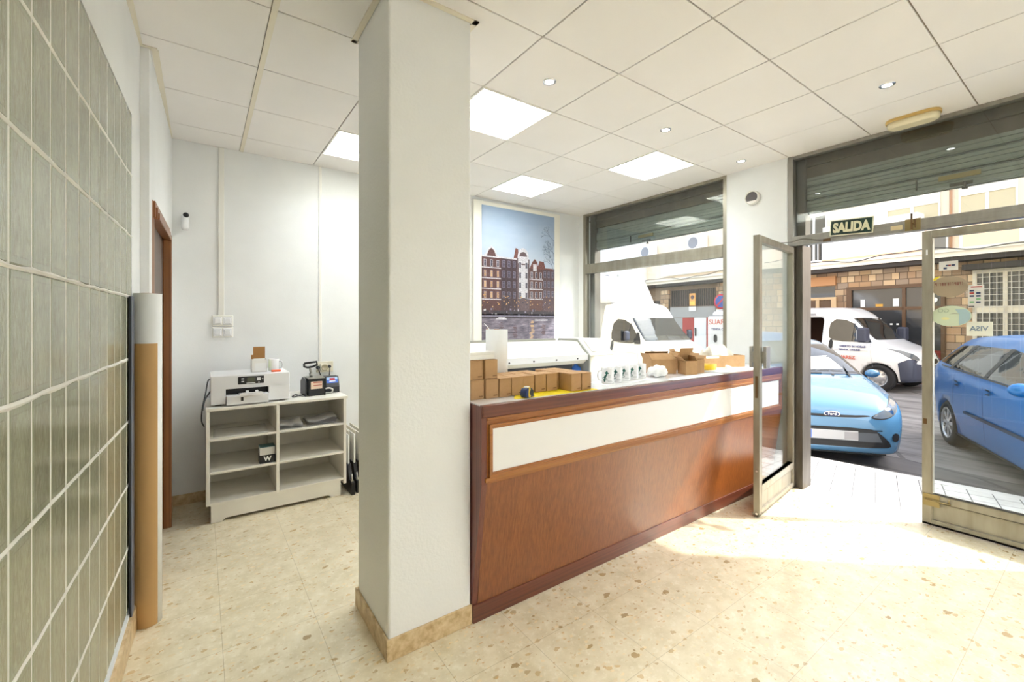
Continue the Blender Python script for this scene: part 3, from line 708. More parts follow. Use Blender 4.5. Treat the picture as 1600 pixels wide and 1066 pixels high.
# crumpled paper
def crumple(name, label, cat, c, r, sq=(1, 1, .7), m=PAPERG, seed=1, amp=.16):
    random.seed(seed); bm = MB(); bmesh.ops.create_icosphere(bm.bm, subdivisions=4, radius=1)
    for v in bm.bm.verts:
        d = v.co.normalized(); k = 1+amp*(math.sin(d.x*6+seed)*math.sin(d.y*7+2)+.8*abs(math.sin(d.z*9+d.x*7+d.y*4)))+random.uniform(-.03, .03)
        v.co = Vector((d.x*sq[0], d.y*sq[1], max(d.z*sq[2], -sq[2]*.55)))*r*k
    zz = min(v.co.z for v in bm.bm.verts)
    for v in bm.bm.verts: v.co += Vector(c)-Vector((0, 0, zz))
    return tag(ob(name, bm, m, smooth=True), label, cat)
crumple('crumpled_paper', 'crumpled ball of white paper between the mugs and the open boxes', 'paper', (2.79, 2.03, ZT), .058, (1.25, 1, .75), PAPER, 3, .2)
# open kraft boxes
def open_box(name, label, loc, rz, w, d, h, flaps):
    o = thing(name, label, 'box', loc, rz, 'open kraft boxes on the counter'); t_ = .003
    m = MB(); m.box(-w/2, w/2, -d/2, d/2, 0, t_); m.box(-w/2, -w/2+t_, -d/2, d/2, t_, h); m.box(w/2-t_, w/2, -d/2, d/2, t_, h); m.box(-w/2+t_, w/2-t_, -d/2, -d/2+t_, t_, h); m.box(-w/2+t_, w/2-t_, d/2-t_, d/2, t_, h)
    ob('carton', m, KRAFT, o, local=True)
    for s, a, L in flaps:   # side, opening angle from upright, length
        f = MB(); a = radians(a)
        if s in '+-':      # along x sides
            g = 1 if s == '+' else -1
            Mx = Matrix.Translation((g*(w/2-t_/2), 0, h)) @ Matrix.Rotation(g*a, 4, 'Y'); f.box(-t_/2, t_/2, -d/2+.004, d/2-.004, 0, L, M=Mx)
        else:
            g = 1 if s == 'b' else -1
            Mx = Matrix.Translation((0, g*(d/2-t_/2), h)) @ Matrix.Rotation(-g*a, 4, 'X'); f.box(-w/2+.004, w/2-.004, -t_/2, t_/2, 0, L, M=Mx)
        ob('flap', f, [KRAFT], o, local=True)
    return o
open_box('open_box', 'wide open kraft box behind the crumpled paper', (2.985, 2.16, ZT), -.45, .21, .15, .112, [('+', 30, .06), ('-', 25, .05), ('b', -35, .07), ('f', -50, .07)])
open_box('open_box', 'narrow open kraft box standing forward in the middle of the open boxes', (3.105, 1.985, ZT), -.35, .105, .10, .105, [('+', -25, .045), ('-', 50, .05), ('b', -15, .10)])
open_box('open_box', 'open kraft box beside the yellow tape roll', (3.245, 2.015, ZT), .12, .12, .11, .108, [('-', -30, .06), ('b', -12, .09), ('+', 60, .05)])
open_box('open_box', 'open kraft box at the back, flap hanging toward the window wall', (3.35, 2.20, ZT), .3, .15, .12, .11, [('+', 70, .10), ('b', 20, .07), ('-', 10, .05)])
t = thing('tape_roll', 'roll of yellow tape lying by the open boxes', 'tape', (3.53, 2.06, ZT), 0)
ob('tape', MB().lathe([(.04, 0), (.062, 0), (.062, .048), (.04, .048), (.04, 0)], (3.53, 2.06, ZT+.001), n=40), mat('yellow_tape', C(238, 196, 40), .35), t)
ob('core', MB().lathe([(.036, .0), (.0398, .0), (.0398, .048), (.036, .048), (.036, 0)], (3.53, 2.06, ZT+.001), n=32), KRAFT, t)
t = thing('long_tray_box', 'long low kraft tray box with a white label near the wall between window and door', 'box', (3.90, 2.20, ZT), -.40)
m = MB(); x0, x1, y0, y1 = -.24, .19, -.14, .14
m.box(x0, x1, y0, y1, 0, .004); m.box(x0, x1, y0, y0+.004, .004, .105); m.box(x0, x1, y1-.004, y1, .004, .105); m.box(x0, x0+.004, y0+.004, y1-.004, .004, .105); m.box(x1-.004, x1, y0+.004, y1-.004, .004, .105)
ob('carton', m, KRAFT, t, local=True); ob('paper_label', B(x0+.03, x0+.16, y0-.001, y0, .082, .10), PAPER, t, label='white paper label', local=True)
crumple('packing_paper', 'heap of cream tissue packing paper inside the long tray box', 'paper', (3.93, 2.215, ZT+.006), .112, (1.5, .95, .95), PAPERG, 11, .15)
def sheet(name, label, pts, z, lift=0, m=PAPER, cat='paper', seed=0):
    random.seed(seed); a, b, c, d = [Vector((*p, 0)) for p in pts]; n = 10; rows = []
    for i in range(n+1):
        u = i/n; rows.append([a.lerp(b, q/n).lerp(d.lerp(c, q/n), u)+Vector((0, 0, z+.0008+lift*max(0, sin(u*pi*.9+.2)*sin(q/n*2.4+seed))**2)) for q in range(n+1)])
    mb = MB(); mb.loft(rows, closed=False, cap=False)
    o = ob(name, mb, m); s = o.modifiers.new('thickness', 'SOLIDIFY'); s.thickness = .0006; s.offset = 1
    return tag(o, label, cat)
sheet('paper_sheet', 'white paper sheet hanging over the counter rim beside the open boxes', [(2.66, 1.812), (3.30, 1.80), (3.36, 1.93), (2.70, 1.90)], ZT, .004)
sheet('paper_sheet', 'large white paper sheet flat on the counter by the door leaf', [(3.36, 1.86), (4.12, 1.85), (4.2, 2.0), (3.38, 2.02)], ZT, .005, seed=1)
sheet('paper_sheet', 'curled white paper sheet in front of the long tray box', [(3.66, 1.97), (3.86, 1.87), (3.93, 1.93), (3.74, 2.03)], ZT+.008, .035, seed=2)
# ================================================================== WIDE FORMAT PRINTER behind the counter
PL_ = mat('plotter_cream', C(238, 234, 220), .4); PLG = mat('plotter_grey_trim', C(150, 150, 142), .45); PLS = mat('plotter_beige_side', C(222, 216, 198), .45)
t = thing('wide_format_printer', 'long cream wide format printer on a stand behind the counter', 'printer', (2.8, 3.75, 0))
y0 = 3.42
bodyp = [(y0, 1.115), (y0, 1.165), (y0+.06, 1.20), (y0+.16, 1.30), (y0+.42, 1.305), (y0+.50, 1.25), (y0+.50, 1.06), (y0+.06, 1.06)]
ob('body', MB().prism(bodyp, 'x', 1.6, 3.46), PL_, t, bevel=.006)
ob('front_strip', B(1.6, 3.46, y0-.006, y0+.004, 1.105, 1.168), PLASTIC, t, bevel=.002)
for k in range(6): ob('screw', MB().cyl((1.8+k*.3, y0-.009, 1.125), (1.8+k*.3, y0-.004, 1.125), .009, n=12), DARK, t)
ob('rear_rail', B(1.6, 3.40, y0+.46, y0+.52, 1.29, 1.325), PLG, t)
ob('feed_slot', B(1.62, 3.28, y0+.06, y0+.3, .985, 1.06), DARK, t); ob('media_roller', MB().cyl((1.65, y0+.1, .99), (3.28, y0+.1, .99), .04), PLASTIC, t)
side = [(y0-.02, .80), (y0-.02, 1.15), (y0+.0, 1.175), (y0+.17, 1.325), (y0+.48, 1.325), (y0+.52, 1.27), (y0+.52, .80)]
ob('end_cover', MB().prism(side, 'x', 3.475, 3.86), PLS, t, bevel=.01)
ob('cover_gap', MB().prism([(a-.004 if a < y0+.2 else a, b+.004) for a, b in side], 'x', 3.458, 3.475), PLG, t)
ob('control_panel', MB().prism([(y0+.012, 1.19), (y0+.15, 1.317), (y0+.147, 1.322), (y0+.008, 1.195)], 'x', 3.54, 3.80), PLASTIC, t)
ob('panel_edge', MB().prism([(y0+.008, 1.187), (y0+.16, 1.327), (y0+.152, 1.332), (y0+.0, 1.193)], 'x', 3.80, 3.812), PLG, t)
ob('cover_seam', B(3.474, 3.862, y0-.022, y0-.018, 1.145, 1.15), PLG, t)
for x in (1.8, 3.5): ob('stand_leg', B(x-.04, x+.04, y0+.15, y0+.25, .06, 1.06).box(x-.05, x+.05, y0-.12, y0+.5, 0, .06), PLG, t)
t = thing('spare_bottle', 'blue plastic canister under the printer end cover', 'canister', (3.385, 3.53, .62))
ob('canister_body', MB().lathe([(.001, 0), (.055, 0), (.06, .02), (.06, .36), (.05, .40), (.02, .42), (.02, .432), (.001, .432)], (3.385, 3.53, .62), n=28), mat('blue_plastic', C(40, 100, 190), .35), t)
st = thing('low_cabinet', 'grey low cabinet behind the counter under the printer', 'cabinet', (3.2, 3.2, 0)); ob('cabinet_body', B(2.6, 3.44, 3.0, 3.60, .02, .60), mat('cabinet_grey', C(168, 170, 172), .5), st, bevel=.005); ob('cabinet_top', B(2.59, 3.445, 2.99, 3.61, .60, .62), PLASTIC, st, bevel=.003)
# ================================================================== POSTER
t = thing('canal_poster', 'large framed poster of canal houses at dusk on the back wall', 'poster', (3.34, 4.53, 1.2))
ob('mount', B(2.655, 4.03, 4.515, 4.549, 1.18, 2.995), mat('poster_white_mount', C(244, 240, 230), .45), t, bevel=.004)
PS = mat('print_dusk_sky', C(170, 190, 215), .5); v = coords(PS); z_ = sep(PS, v)[2]
f_ = math_(PS, 'DIVIDE', math_(PS, 'ADD', math_(PS, 'SUBTRACT', z_, .6), math_(PS, 'MULTIPLY', noise(PS, coords(PS, (1, 1, 3)), 2.2, 4), .5)), 1.6)
setc(PS, ramp(PS, f_, [(.2, C(204, 205, 214)), (.5, C(180, 192, 208)), (.9, C(146, 166, 194))]))
PW = mat('print_canal_water', C(110, 105, 120), .5); v = coords(PW, (5, 1, 22)); setc(PW, ramp(PW, noise(PW, v, 1.4, 5, .6), [(.3, C(70, 66, 82)), (.5, C(112, 104, 118)), (.68, C(142, 134, 146)), (.8, C(188, 160, 140))]))
HC = [C(88, 56, 56), C(66, 48, 56), C(96, 78, 82), C(92, 60, 56), C(84, 62, 66)]
pm = [PS, PW]+[mat('print_house_%s' % n, c, .5) for n, c in zip(('brown', 'plum', 'grey', 'brick', 'umber'), HC)]
pm += [mat('print_window_dark', C(52, 50, 66), .5), mat('print_white_trim', C(206, 203, 210), .5), mat('print_warm_light', C(206, 168, 122), .5), mat('print_street_dark', C(58, 50, 58), .5), mat('print_red_roof', C(112, 66, 60), .5), mat('print_twig', C(112, 122, 146), .5), mat('print_lilac', C(136, 130, 150), .5), mat('print_gold', C(186, 142, 92), .5)]
pb = MB(); yp = 4.512
for k_, pmat in enumerate(pm[2:], 2):
    if k_ == 9: continue
    c_ = pmat.node_tree.nodes['Principled BSDF'].inputs['Base Color'].default_value[:3]
    vv_ = coords(pmat, (1, 1, 1.6))
    setc(pmat, ramp(pmat, noise(pmat, vv_, 55, 4, .7), [(.32, tuple(q*.55 for q in c_)+(1,)), (.55, tuple(c_)+(1,)), (.72, tuple(min(1, q*1.5+.04) for q in c_)+(1,))]))
ly = [0]
def pr_(x0, x1, z0, z1, mi, k=0): ly[0] += 1; y = yp-.0006*k; pb.face([(x0, y, z0), (x1, y, z0), (x1, y, z1), (x0, y, z1)], mi)
def pp_(pts, mi, k=0): pb.face([(x, yp-.0006*k, z) for x, z in pts], mi)
X0, X1, ZA, ZB = 2.763, 3.925, 1.22, 2.945
pr_(X0, X1, 1.88, ZB, 0); pr_(X0, X1, ZA, 1.62, 1); pr_(X0, X1, 1.60, 1.88, 10, 0)
random.seed(5)
houses = [(2.763, 3.045, 2.33, 2, 'neck', 3), (3.045, 3.29, 2.335, 3, 'flat', 3), (3.29, 3.495, 2.335, 4, 'bell', 2), (3.495, 3.72, 2.22, 5, 'spike', 3), (3.72, 3.925, 2.24, 6, 'flat', 3)]
for x0, x1, zt, mi, kind, nw in houses:
    w_ = x1-x0; pr_(x0, x1, 1.66, zt, mi, 1)
    if kind == 'neck':
        pp_([(x0+.02, zt), (x0+.06, zt+.03), (x0+.09, zt+.09), (x0+w_/2, zt+.13), (x1-.09, zt+.09), (x1-.06, zt+.03), (x1-.02, zt)], 8, 1); pp_([(x0+.07, zt), (x0+.1, zt+.07), (x0+w_/2, zt+.105), (x1-.1, zt+.07), (x1-.07, zt)], 2, 2); pr_(x0, x1, zt-.015, zt+.005, 8, 2)
    if kind == 'bell':
        n = 14; pp_([(x0+w_/2+(w_/2-.01)*cos(pi*k/n), zt+.0+.14*sin(pi*k/n)) for k in range(n+1)], 8, 1); pp_([(x0+w_/2+.06*cos(pi*k/n), zt+.03+.06*sin(pi*k/n)) for k in range(n+1)], 4, 2); pr_(x0+.02, x1-.02, zt-.06, zt+.01, 8, 2); pass
        pp_([(x0-.05, zt), (x0-.02, zt+.13), (x0+.02, zt+.12), (x0+.03, zt)], 11, .5)
        pr_(x0+.03, x1-.03, 1.83, zt-.08, 8, 2)
    if kind == 'spike':
        pp_([(x0, zt), (x0+.05, zt+.09), (x0+.09, zt+.13), (x0+.13, zt+.09), (x0+.15, zt)], 11, 1); pp_([(x0+.13, zt), (x0+.17, zt+.11), (x1+.02, zt+.10), (x1+.05, zt)], 11, .5); pr_(x0+.06, x0+.12, zt-.03, zt+.06, 8, 2)
    if kind == 'flat': pr_(x0, x1, zt-.02, zt, 8 if mi == 3 else 11, 2)
    for r in range(4):
        zc_ = zt-.085-.13*r
        if zc_ < 1.8: break
        for q in range(nw):
            xc = x0+w_*(q+.5)/nw
            if mi == 2 and r >= 1: a_, b_ = 13, (14 if (q+r) % 2 else 9)
            else: a_, b_ = 8, 7
            pr_(xc-.019, xc+.019, zc_-.042, zc_+.042, a_ if mi in (2, 4, 5) else 13, 3); pr_(xc-.014, xc+.014, zc_-.037, zc_+.037, b_, 4); pr_(xc-.015, xc+.015, zc_+.008, zc_+.012, 13, 5); pr_(xc-.0015, xc+.0015, zc_-.037, zc_+.037, 13, 5)
        if mi in (2, 5): pr_(x0, x1, zc_-.062, zc_-.05, 8, 2)
for k in range(90):
    x = random.uniform(X0, X1-.03); z = random.uniform(1.70, 1.85); pr_(x, x+random.uniform(.006, .022), z, z+random.uniform(.006, .018), random.choice([9, 14, 14, 7, 4, 13]), 5)
for k in range(60):
    x = random.uniform(X0, X1-.03); z = random.uniform(1.60, 1.68); pr_(x, x+random.uniform(.008, .03), z, z+random.uniform(.008, .03), random.choice([13, 10, 7, 4, 8, 10]), 5)
pr_(X0, X1, 1.585, 1.60, 13, 5); pr_(X0, X1, 1.565, 1.58, 10, 5)
pp_([(2.95, 1.55), (3.02, 1.58), (3.10, 1.578), (3.14, 1.55)], 8, 6); pr_(3.58, 3.80, 1.535, 1.55, 8, 6)
for x, z, mi in ((2.84, 1.40, 14), (3.04, 1.46, 4), (3.53, 1.48, 9), (3.52, 1.34, 9), (3.25, 1.42, 2), (3.72, 1.44, 5)):
    for q in range(9): pr_(x-random.uniform(.0, .03), x+random.uniform(.02, .05), z-.10+.018*q, z-.10+.018*q+.008, mi, 1)
pr_(X0, X1, 1.385, 1.392, 7, 2); pr_(3.47, 3.475, 1.22, 1.55, 7, 2)
def twig(x, z, a, L, d):
    x2, z2 = x+L*cos(a), z+L*sin(a); w_ = .0012+.0010*d; nx, nz = -sin(a)*w_, cos(a)*w_
    if X0 < x2 < X1-.004 and X0 < x < X1: pp_([(x+nx, z+nz), (x-nx, z-nz), (x2-nx*.6, z2-nz*.6), (x2+nx*.6, z2+nz*.6)], 12, 3)
    if d:
        for s in (-.55, .1, .5): twig(x2, z2, a+s+random.uniform(-.25, .25), L*random.uniform(.55, .8), d-1)
for z0, a in ((2.30, 2.2), (2.45, 2.6), (2.62, 2.5), (2.4, 1.9), (2.2, 2.0)): twig(X1-.008, z0, a, .10, 3)
ob('print', pb, pm, t)
# cable behind the paper roll
tag(ob('cable', MB().tube(spline([(2.79, 4.50, 1.5), (2.83, 4.46, 1.44), (2.85, 4.42, 1.34), (2.85, 4.3, 1.27), (2.85, 4.05, 1.262)], 6), .004), PLASTIC), 'thin white cable hanging in front of the canal poster', 'cable')
# ================================================================== BOOKCASE
SY0, SY1, SX0, SX1, SZ = 3.975, 4.53, .027, 1.04, .872
t = thing('bookcase', 'low white open bookcase with six compartments against the back wall', 'bookcase', ((SX0+SX1)/2, (SY0+SY1)/2, 0))
T = .024
ob('side_panel', B(SX0, SX0+T, SY0, SY1, .138, SZ-T), SHELFW, t, bevel=.002); ob('side_panel', B(SX1-T, SX1, SY0, SY1, .10, SZ-T), SHELFW, t, bevel=.002)
ob('top_panel', B(SX0-.002, SX1+.012, SY0-.004, SY1, SZ-T, SZ-.002), SHELFW, t, bevel=.002)
ob('divider', B(.492, .516, SY0, SY1-.012, .14, SZ-T), SHELFW, t, bevel=.002)
for z in (.138, .372, .622):
    ob('shelf', B(SX0+T, .492, SY0+.004, SY1-.012, z-.004, z+.014), SHELFW, t, bevel=.002)
for z in (.118, .352, .602): ob('shelf', B(.516, SX1-T, SY0+.004, SY1-.012, z-.004+.02, z+.014+.02), SHELFW, t, bevel=.002)
ob('back_panel', B(SX0+T, SX1-T, SY1-.01, SY1-.002, .1, SZ-T), SHELFW, t)
pl = [(SX0+.03, 0), (SX0+.10, 0), (SX0+.125, .022), (SX1-.15, .022), (SX1-.12, .0), (SX1-.045, 0), (SX1-.045, .136), (SX0+.03, .136)]
ob('plinth', MB().prism(pl, 'y', SY0+.012, SY0+.032), SHELFW, t, bevel=.002); ob('plinth_rear', B(SX0+.03, SX1-.045, SY1-.03, SY1-.015, 0, .10), SHELFW, t)
# printer on the bookcase
PZ = SZ-.001
t = thing('desktop_printer', 'white desktop printer with black control panel on the bookcase', 'printer', (.32, 4.2, PZ))
x0, x1, y0, y1 = .055, .60, 4.035, 4.45
bz = PZ+.012
ob('body', B(x0, x1, y0, y1, bz+.115, bz+.222).box(x0, x0+.098, y0, y1, bz, bz+.13).box(x1-.155, x1, y0, y1, bz, bz+.13).box(x0+.09, x1-.15, y0+.2, y1, bz, bz+.13), PLASTIC, t, bevel=.006, seg=3)
for fx, fy in ((x0+.03, y0+.05), (x1-.07, y0+.05), (x0+.03, y1-.1), (x1-.07, y1-.1)): ob('foot', B(fx, fx+.04, fy, fy+.05, PZ, bz), DARK, t)
ob('output_slot', B(x0+.098, x1-.155, y0+.06, y0+.2, bz+.06, bz+.116), BLACK, t)
ob('paper_tray', B(x0+.10, x1-.158, y0-.045, y0+.2, bz-.004, bz+.066), PLASTIC, t, bevel=.004)
ob('tray_window', B(x0+.195, x0+.212, y0-.047, y0-.044, bz+.022, bz+.052), BLACK, t)
m = MB(); m.box(x0+.185, x0+.345, y0-.06, y0+.15, bz+.064, bz+.072); m.box(x0+.185, x0+.345, y0-.064, y0-.055, bz+.06, bz+.085); m.box(x0+.23, x0+.25, y0-.02, y0+.0, bz+.07, bz+.095); m.box(x0+.295, x0+.315, y0-.02, y0+.0, bz+.07, bz+.095)
ob('output_tray', m, PLASTIC, t, bevel=.003)
ob('control_panel', B(x0+.178, x0+.356, y0-.006, y0+.01, bz+.146, bz+.206), BLACK, t, bevel=.003, label='black control panel')
ob('display', B(x0+.24, x0+.295, y0-.008, y0-.005, bz+.158, bz+.196), mat('lcd_grey_green', C(78, 80, 64), .2), t)
for a, b, w_, h_ in ((.20, .164, .018, .008), (.20, .186, .018, .008), (.308, .17, .024, .024), (.235, .15, .06, .006), (.342, .178, .008, .008), (.314, .152, .012, .006)): ob('button', B(x0+a, x0+a+w_, y0-.009, y0-.005, bz+b, bz+b+h_), PLASTIC, t)
ob('top_seam', B(x0+.01, x1-.01, y0+.02, y1-.01, bz+.2215, bz+.2235), mat('printer_lid_white', C(228, 228, 230), .3), t)
ob('power_cord', MB().tube(spline([(x0+.01, y0+.01, bz+.205), (x0-.015, y0+.0, bz+.19), (x0-.03, y0-.02, bz+.1), (x0-.05, y0-.06, bz+.0), (x0-.055, y0-.07, PZ-.08), (x0-.04, y0-.05, PZ-.13)], 8), .0045).tube(spline([(x0-.0, y0+.06, bz+.1), (x0-.035, y0-.03, bz+.05), (x0-.05, y0-.06, bz-.02)], 8), .006), DARK, t)
TP = bz+.2236
t = thing('small_box', 'small white box with open kraft lid on the desktop printer', 'box', (.385, 4.2, TP))
m = MB(); a0, a1, b0, b1 = .335, .445, 4.15, 4.26
m.box(a0, a1, b0, b0+.003, TP, TP+.105); m.box(a0, a1, b1-.003, b1, TP, TP+.105); m.box(a0, a0+.003, b0, b1, TP, TP+.105); m.box(a1-.003, a1, b0, b1, TP, TP+.105); m.box(a0, a1, b0, b1, TP, TP+.003)
ob('carton', m, WHITE, t); ob('lid', B(a0+.02, a1-.003, b1-.003, b1, TP+.105, TP+.205), KRAFTD, t, label='kraft inside of the raised lid'); ob('side_flap', MB().prism([(a0, TP+.105), (a0+.018, TP+.105), (a0+.018, TP+.14), (a0, TP+.14)], 'y', b1-.05, b1-.047), KRAFTD, t)
ob('white_label', B(a0+.02, a1-.004, b0-.001, b0, TP+.01, TP+.075), PAPER, t); ob('green_mark', B(a1, a1+.001, b0+.02, b0+.06, TP+.03, TP+.085), mat('lime_print', C(180, 200, 60), .5), t)
m2 = mug(False, .042, .1); m2.name = 'mug'; m2.location = (.505, 4.22, TP); m2.rotation_euler = (0, 0, pi-.5); m2['label'] = 'plain white mug standing on the desktop printer'
tag(ob('orange_marker', MB().cyl((.47, 4.09, TP+.009), (.54, 4.10, TP+.009), .009, n=16), mat('orange_plastic', C(226, 92, 36), .4), bevel=.002), 'short orange stick lying on the desktop printer', 'marker')
# mug press
t = thing('mug_press', 'black mug heat press with a raised loop handle on the bookcase', 'heat press', (.82, 4.25, PZ))
a0, a1, b0, b1 = .735, .895, 4.13, 4.36
ob('housing', B(a0+.024, a1, b0, b1, PZ+.004, PZ+.15), BLACK, t, bevel=.004)
ob('side_plate', MB().prism([(b0-.004, PZ), (b1, PZ), (b1, PZ+.11), (b0+.15, PZ+.155), (b0+.03, PZ+.155), (b0-.004, PZ+.13)], 'x', a0, a0+.006), DARK, t); ob('side_plate', B(a1, a1+.004, b0-.004, b1, PZ, PZ+.145), BLACK, t)
ob('top_cover', B(a0+.02, a1+.002, b0-.002, b1-.05, PZ+.15, PZ+.158), STEEL, t)
ob('rating_label', B(a0+.045, a1-.022, b0-.0015, b0, PZ+.06, PZ+.125), mat('label_cream_pink', C(232, 206, 184), .5), t)
ob('label_lines', B(a0+.065, a1-.026, b0-.0025, b0-.0012, PZ+.088, PZ+.094).box(a0+.065, a1-.026, b0-.0025, b0-.0012, PZ+.112, PZ+.12), mat('label_red', C(176, 72, 56), .5), t)
ob('lever', MB().cyl((.81, 4.24, PZ+.15), (.785, 4.2, PZ+.245), .010).cyl((.80, 4.225, PZ+.16), (.795, 4.22, PZ+.19), .014), STEEL, t)
ob('handle', MB().tube([(.735, 4.18, PZ+.285), (.735, 4.185, PZ+.258), (.765, 4.20, PZ+.246), (.81, 4.20, PZ+.252), (.842, 4.185, PZ+.268), (.836, 4.18, PZ+.296), (.79, 4.175, PZ+.292), (.735, 4.18, PZ+.285)], .0095), BLACK, t)
ob('cable', MB().tube(spline([(a0, 4.2, PZ+.012), (a0-.04, 4.17, PZ+.008), (a0-.07, 4.16, PZ+.02), (a0-.10, 4.15, PZ+.008), (a0-.085, 4.13, PZ+.008), (a0-.05, 4.14, PZ+.015)], 6), .005), DARK, t)
t = thing('control_box', 'small black control box with a blue front label beside the mug press', 'control box', (.985, 4.28, PZ))
cp = [(4.22, PZ), (4.22, PZ+.055), (4.265, PZ+.145), (4.36, PZ+.145), (4.36, PZ)]
ob('case', MB().prism(cp, 'x', .925, 1.043), DARK, t, bevel=.003)
def slant(a, b, c, d, off=.0012): # on the sloped front: a..b in x, c..d along slope 0..1
    p0 = Vector((0, 4.22, PZ+.055)); p1 = Vector((0, 4.265, PZ+.145)); n_ = Vector((0, -.09, .045)).normalized()*off
    return [Vector((x, 0, 0))+p0.lerp(p1, s)+n_ for x, s in ((a, c), (b, c), (b, d), (a, d))]
BP = mat('blue_label', C(40, 92, 196), .35); m = MB(); m.face(slant(.936, 1.033, .35, .92), 0); m.face(slant(.936, 1.033, .68, .92, .0018), 1); m.face(slant(.962, 1.008, .62, .84, .0024), 2); m.face(slant(.958, 1.012, .48, .56, .0024), 3)
ob('front_label', m, [BP, mat('pale_blue_label', C(160, 196, 232), .35), mat('label_crimson', C(190, 40, 60), .4), PAPER], t, label='blue front label')
ob('cable', MB().tube(spline([(.90, 4.16, PZ+.05), (.935, 4.15, PZ+.055), (.965, 4.15, PZ+.04), (.955, 4.16, PZ+.012), (.925, 4.17, PZ+.01), (.90, 4.17, PZ+.012)], 8), .007), mat('grey_white_cable', C(206, 204, 198), .5), t)
# things in the compartments
t = thing('mug_carton', 'small black and white carton with a W on the middle left shelf', 'box', (.44, 4.05, .386))
ob('carton', B(.378, .488, 4.0, 4.11, .386, .512), mat('carton_grey_white', C(206, 204, 198), .5), t, bevel=.002)
ob('black_band', B(.377, .489, 3.9985, 4.1, .3865, .452), BLACK, t)
ob('lettering', text_mb('W', .05, (.433, 3.9978, .42), (1, 0, 0), (0, 0, 1), .0004, bold=.002), PAPER, t, label='white letter W')
ob('teal_top', B(.379, .487, 4.001, 4.109, .512, .516), mat('carton_teal', C(58, 104, 108), .5), t)
for k, (nm, lb, pts, z) in enumerate([('paper_stack', 'loose grey paper sheets on the upper right shelf beside the divider', [(.53, 4.0), (.69, 4.0), (.70, 4.25), (.53, 4.25)], .636), ('paper_stack', 'curled grey paper sheets on the upper right shelf beside the right side panel', [(.73, 4.0), (.97, 4.01), (.98, 4.25), (.74, 4.25)], .636)]):
    PG = mat('grey_printed_paper', C(196, 194, 194), .7)
    random.seed(k+3); mb = MB()
    for q in range(5):
        a, b, c, d = [Vector((p[0]+random.uniform(-.012, .012), p[1]+random.uniform(.0, .03), 0)) for p in pts]
        rows = [[a.lerp(b, i/8).lerp(d.lerp(c, i/8), j_/4)+Vector((0, 0, z+.004+q*.006+(.014 if k else .008)*(1+sin(i/8*5+q*.6+k))*(q+1)/5)) for i in range(9)] for j_ in range(5)]
        mb.loft(rows, closed=False, cap=False)
    mb.box(pts[0][0]+.02, pts[1][0]-.02, pts[0][1]+.03, pts[2][1]-.02, z, z+.006)
    tag(ob(nm, mb, PG), lb, 'paper')
sheet('acetate_sheet', 'stack of thin white sheets lying on the upper left shelf', [(.07, 4.0), (.44, 4.0), (.45, 4.35), (.08, 4.35)], .6365, .012, mat('film_sheet', C(236, 234, 228), .25), 'sheet', 4)
# right of the bookcase : white boards standing in black holders
bw = ['next to the bookcase', 'in the middle of the three holders', 'half hidden by the white column']
for k in range(3):
    x = 1.085+.052*k
    t = thing('board_holder', 'black clip holder with an upright white board, '+bw[k], 'holder', (x, 4.2, 0), 0, 'black board holders beside the bookcase')
    ob('base', MB().prism([(3.92+.03*k, 0), (4.30, 0), (4.30, .24), (4.06, .24), (3.99+.03*k, .12), (3.92+.03*k, .11)], 'x', x-.016, x+.016), BLACK, t, bevel=.003)
    ob('clip', MB().cyl((x-.004, 3.945+.03*k, .11), (x-.004, 3.96+.03*k, .175), .008, n=12).box(x-.012, x+.006, 3.94+.03*k, 3.965+.03*k, .11, .128), STEEL, t)
    ob('board', B(x-.008, x-.001, 4.06, 4.44, .2, .50), PAPER, t); ob('board', B(x+.004, x+.010, 4.08, 4.44, .2, .525), PAPERG, t)
# rolls leaning at the end of the glass bricks
rx, ry, rr_, rh = -.222, 2.875, .057, 1.665
t = thing('paper_roll', 'tall white paper roll with brown kraft wrapper standing by the glass bricks', 'roll', (rx, ry, 0))
ob('paper', MB().lathe([(rr_*.6, 0), (rr_, 0), (rr_, rh), (rr_*.6, rh), (rr_*.6, rh-.1)], (rx, ry, .001), n=48), PAPER, t)
ob('core', MB().lathe([(rr_*.54, 0), (rr_*.598, 0), (rr_*.598, rh+.002), (rr_*.54, rh+.002), (rr_*.54, 0)], (rx, ry, .001), n=32), KRAFTD, t)
arc = [(rx+r_*cos(a), ry+r_*sin(a)) for r_, seq in ((rr_+.0003, 1), (rr_+.0018, -1)) for a in [radians(70+k*245/40) for k in range(41)][::seq]]
ob('kraft_wrapper', MB().prism(arc, 'z', .001, 1.415), mat('kraft_wrapping_paper', C(190, 150, 96), .5), t, label='brown kraft wrapper', smooth=False)
t = thing('dark_strip', 'narrow dark strip standing between the glass bricks and the kraft roll', 'panel', (-.262, 2.88, 0)); M_ = Matrix.Identity(4)  # thin dark upright strip with a grey-blue face
ob('board', B(-.281, -.273, 2.735, 2.812, 0, 1.645), mat('dark_navy', C(34, 36, 46), .35), t); ob('edge', B(-.273, -.269, 2.735, 2.812, 0, 1.645), mat('grey_blue_edge', C(110, 116, 132), .4), t)
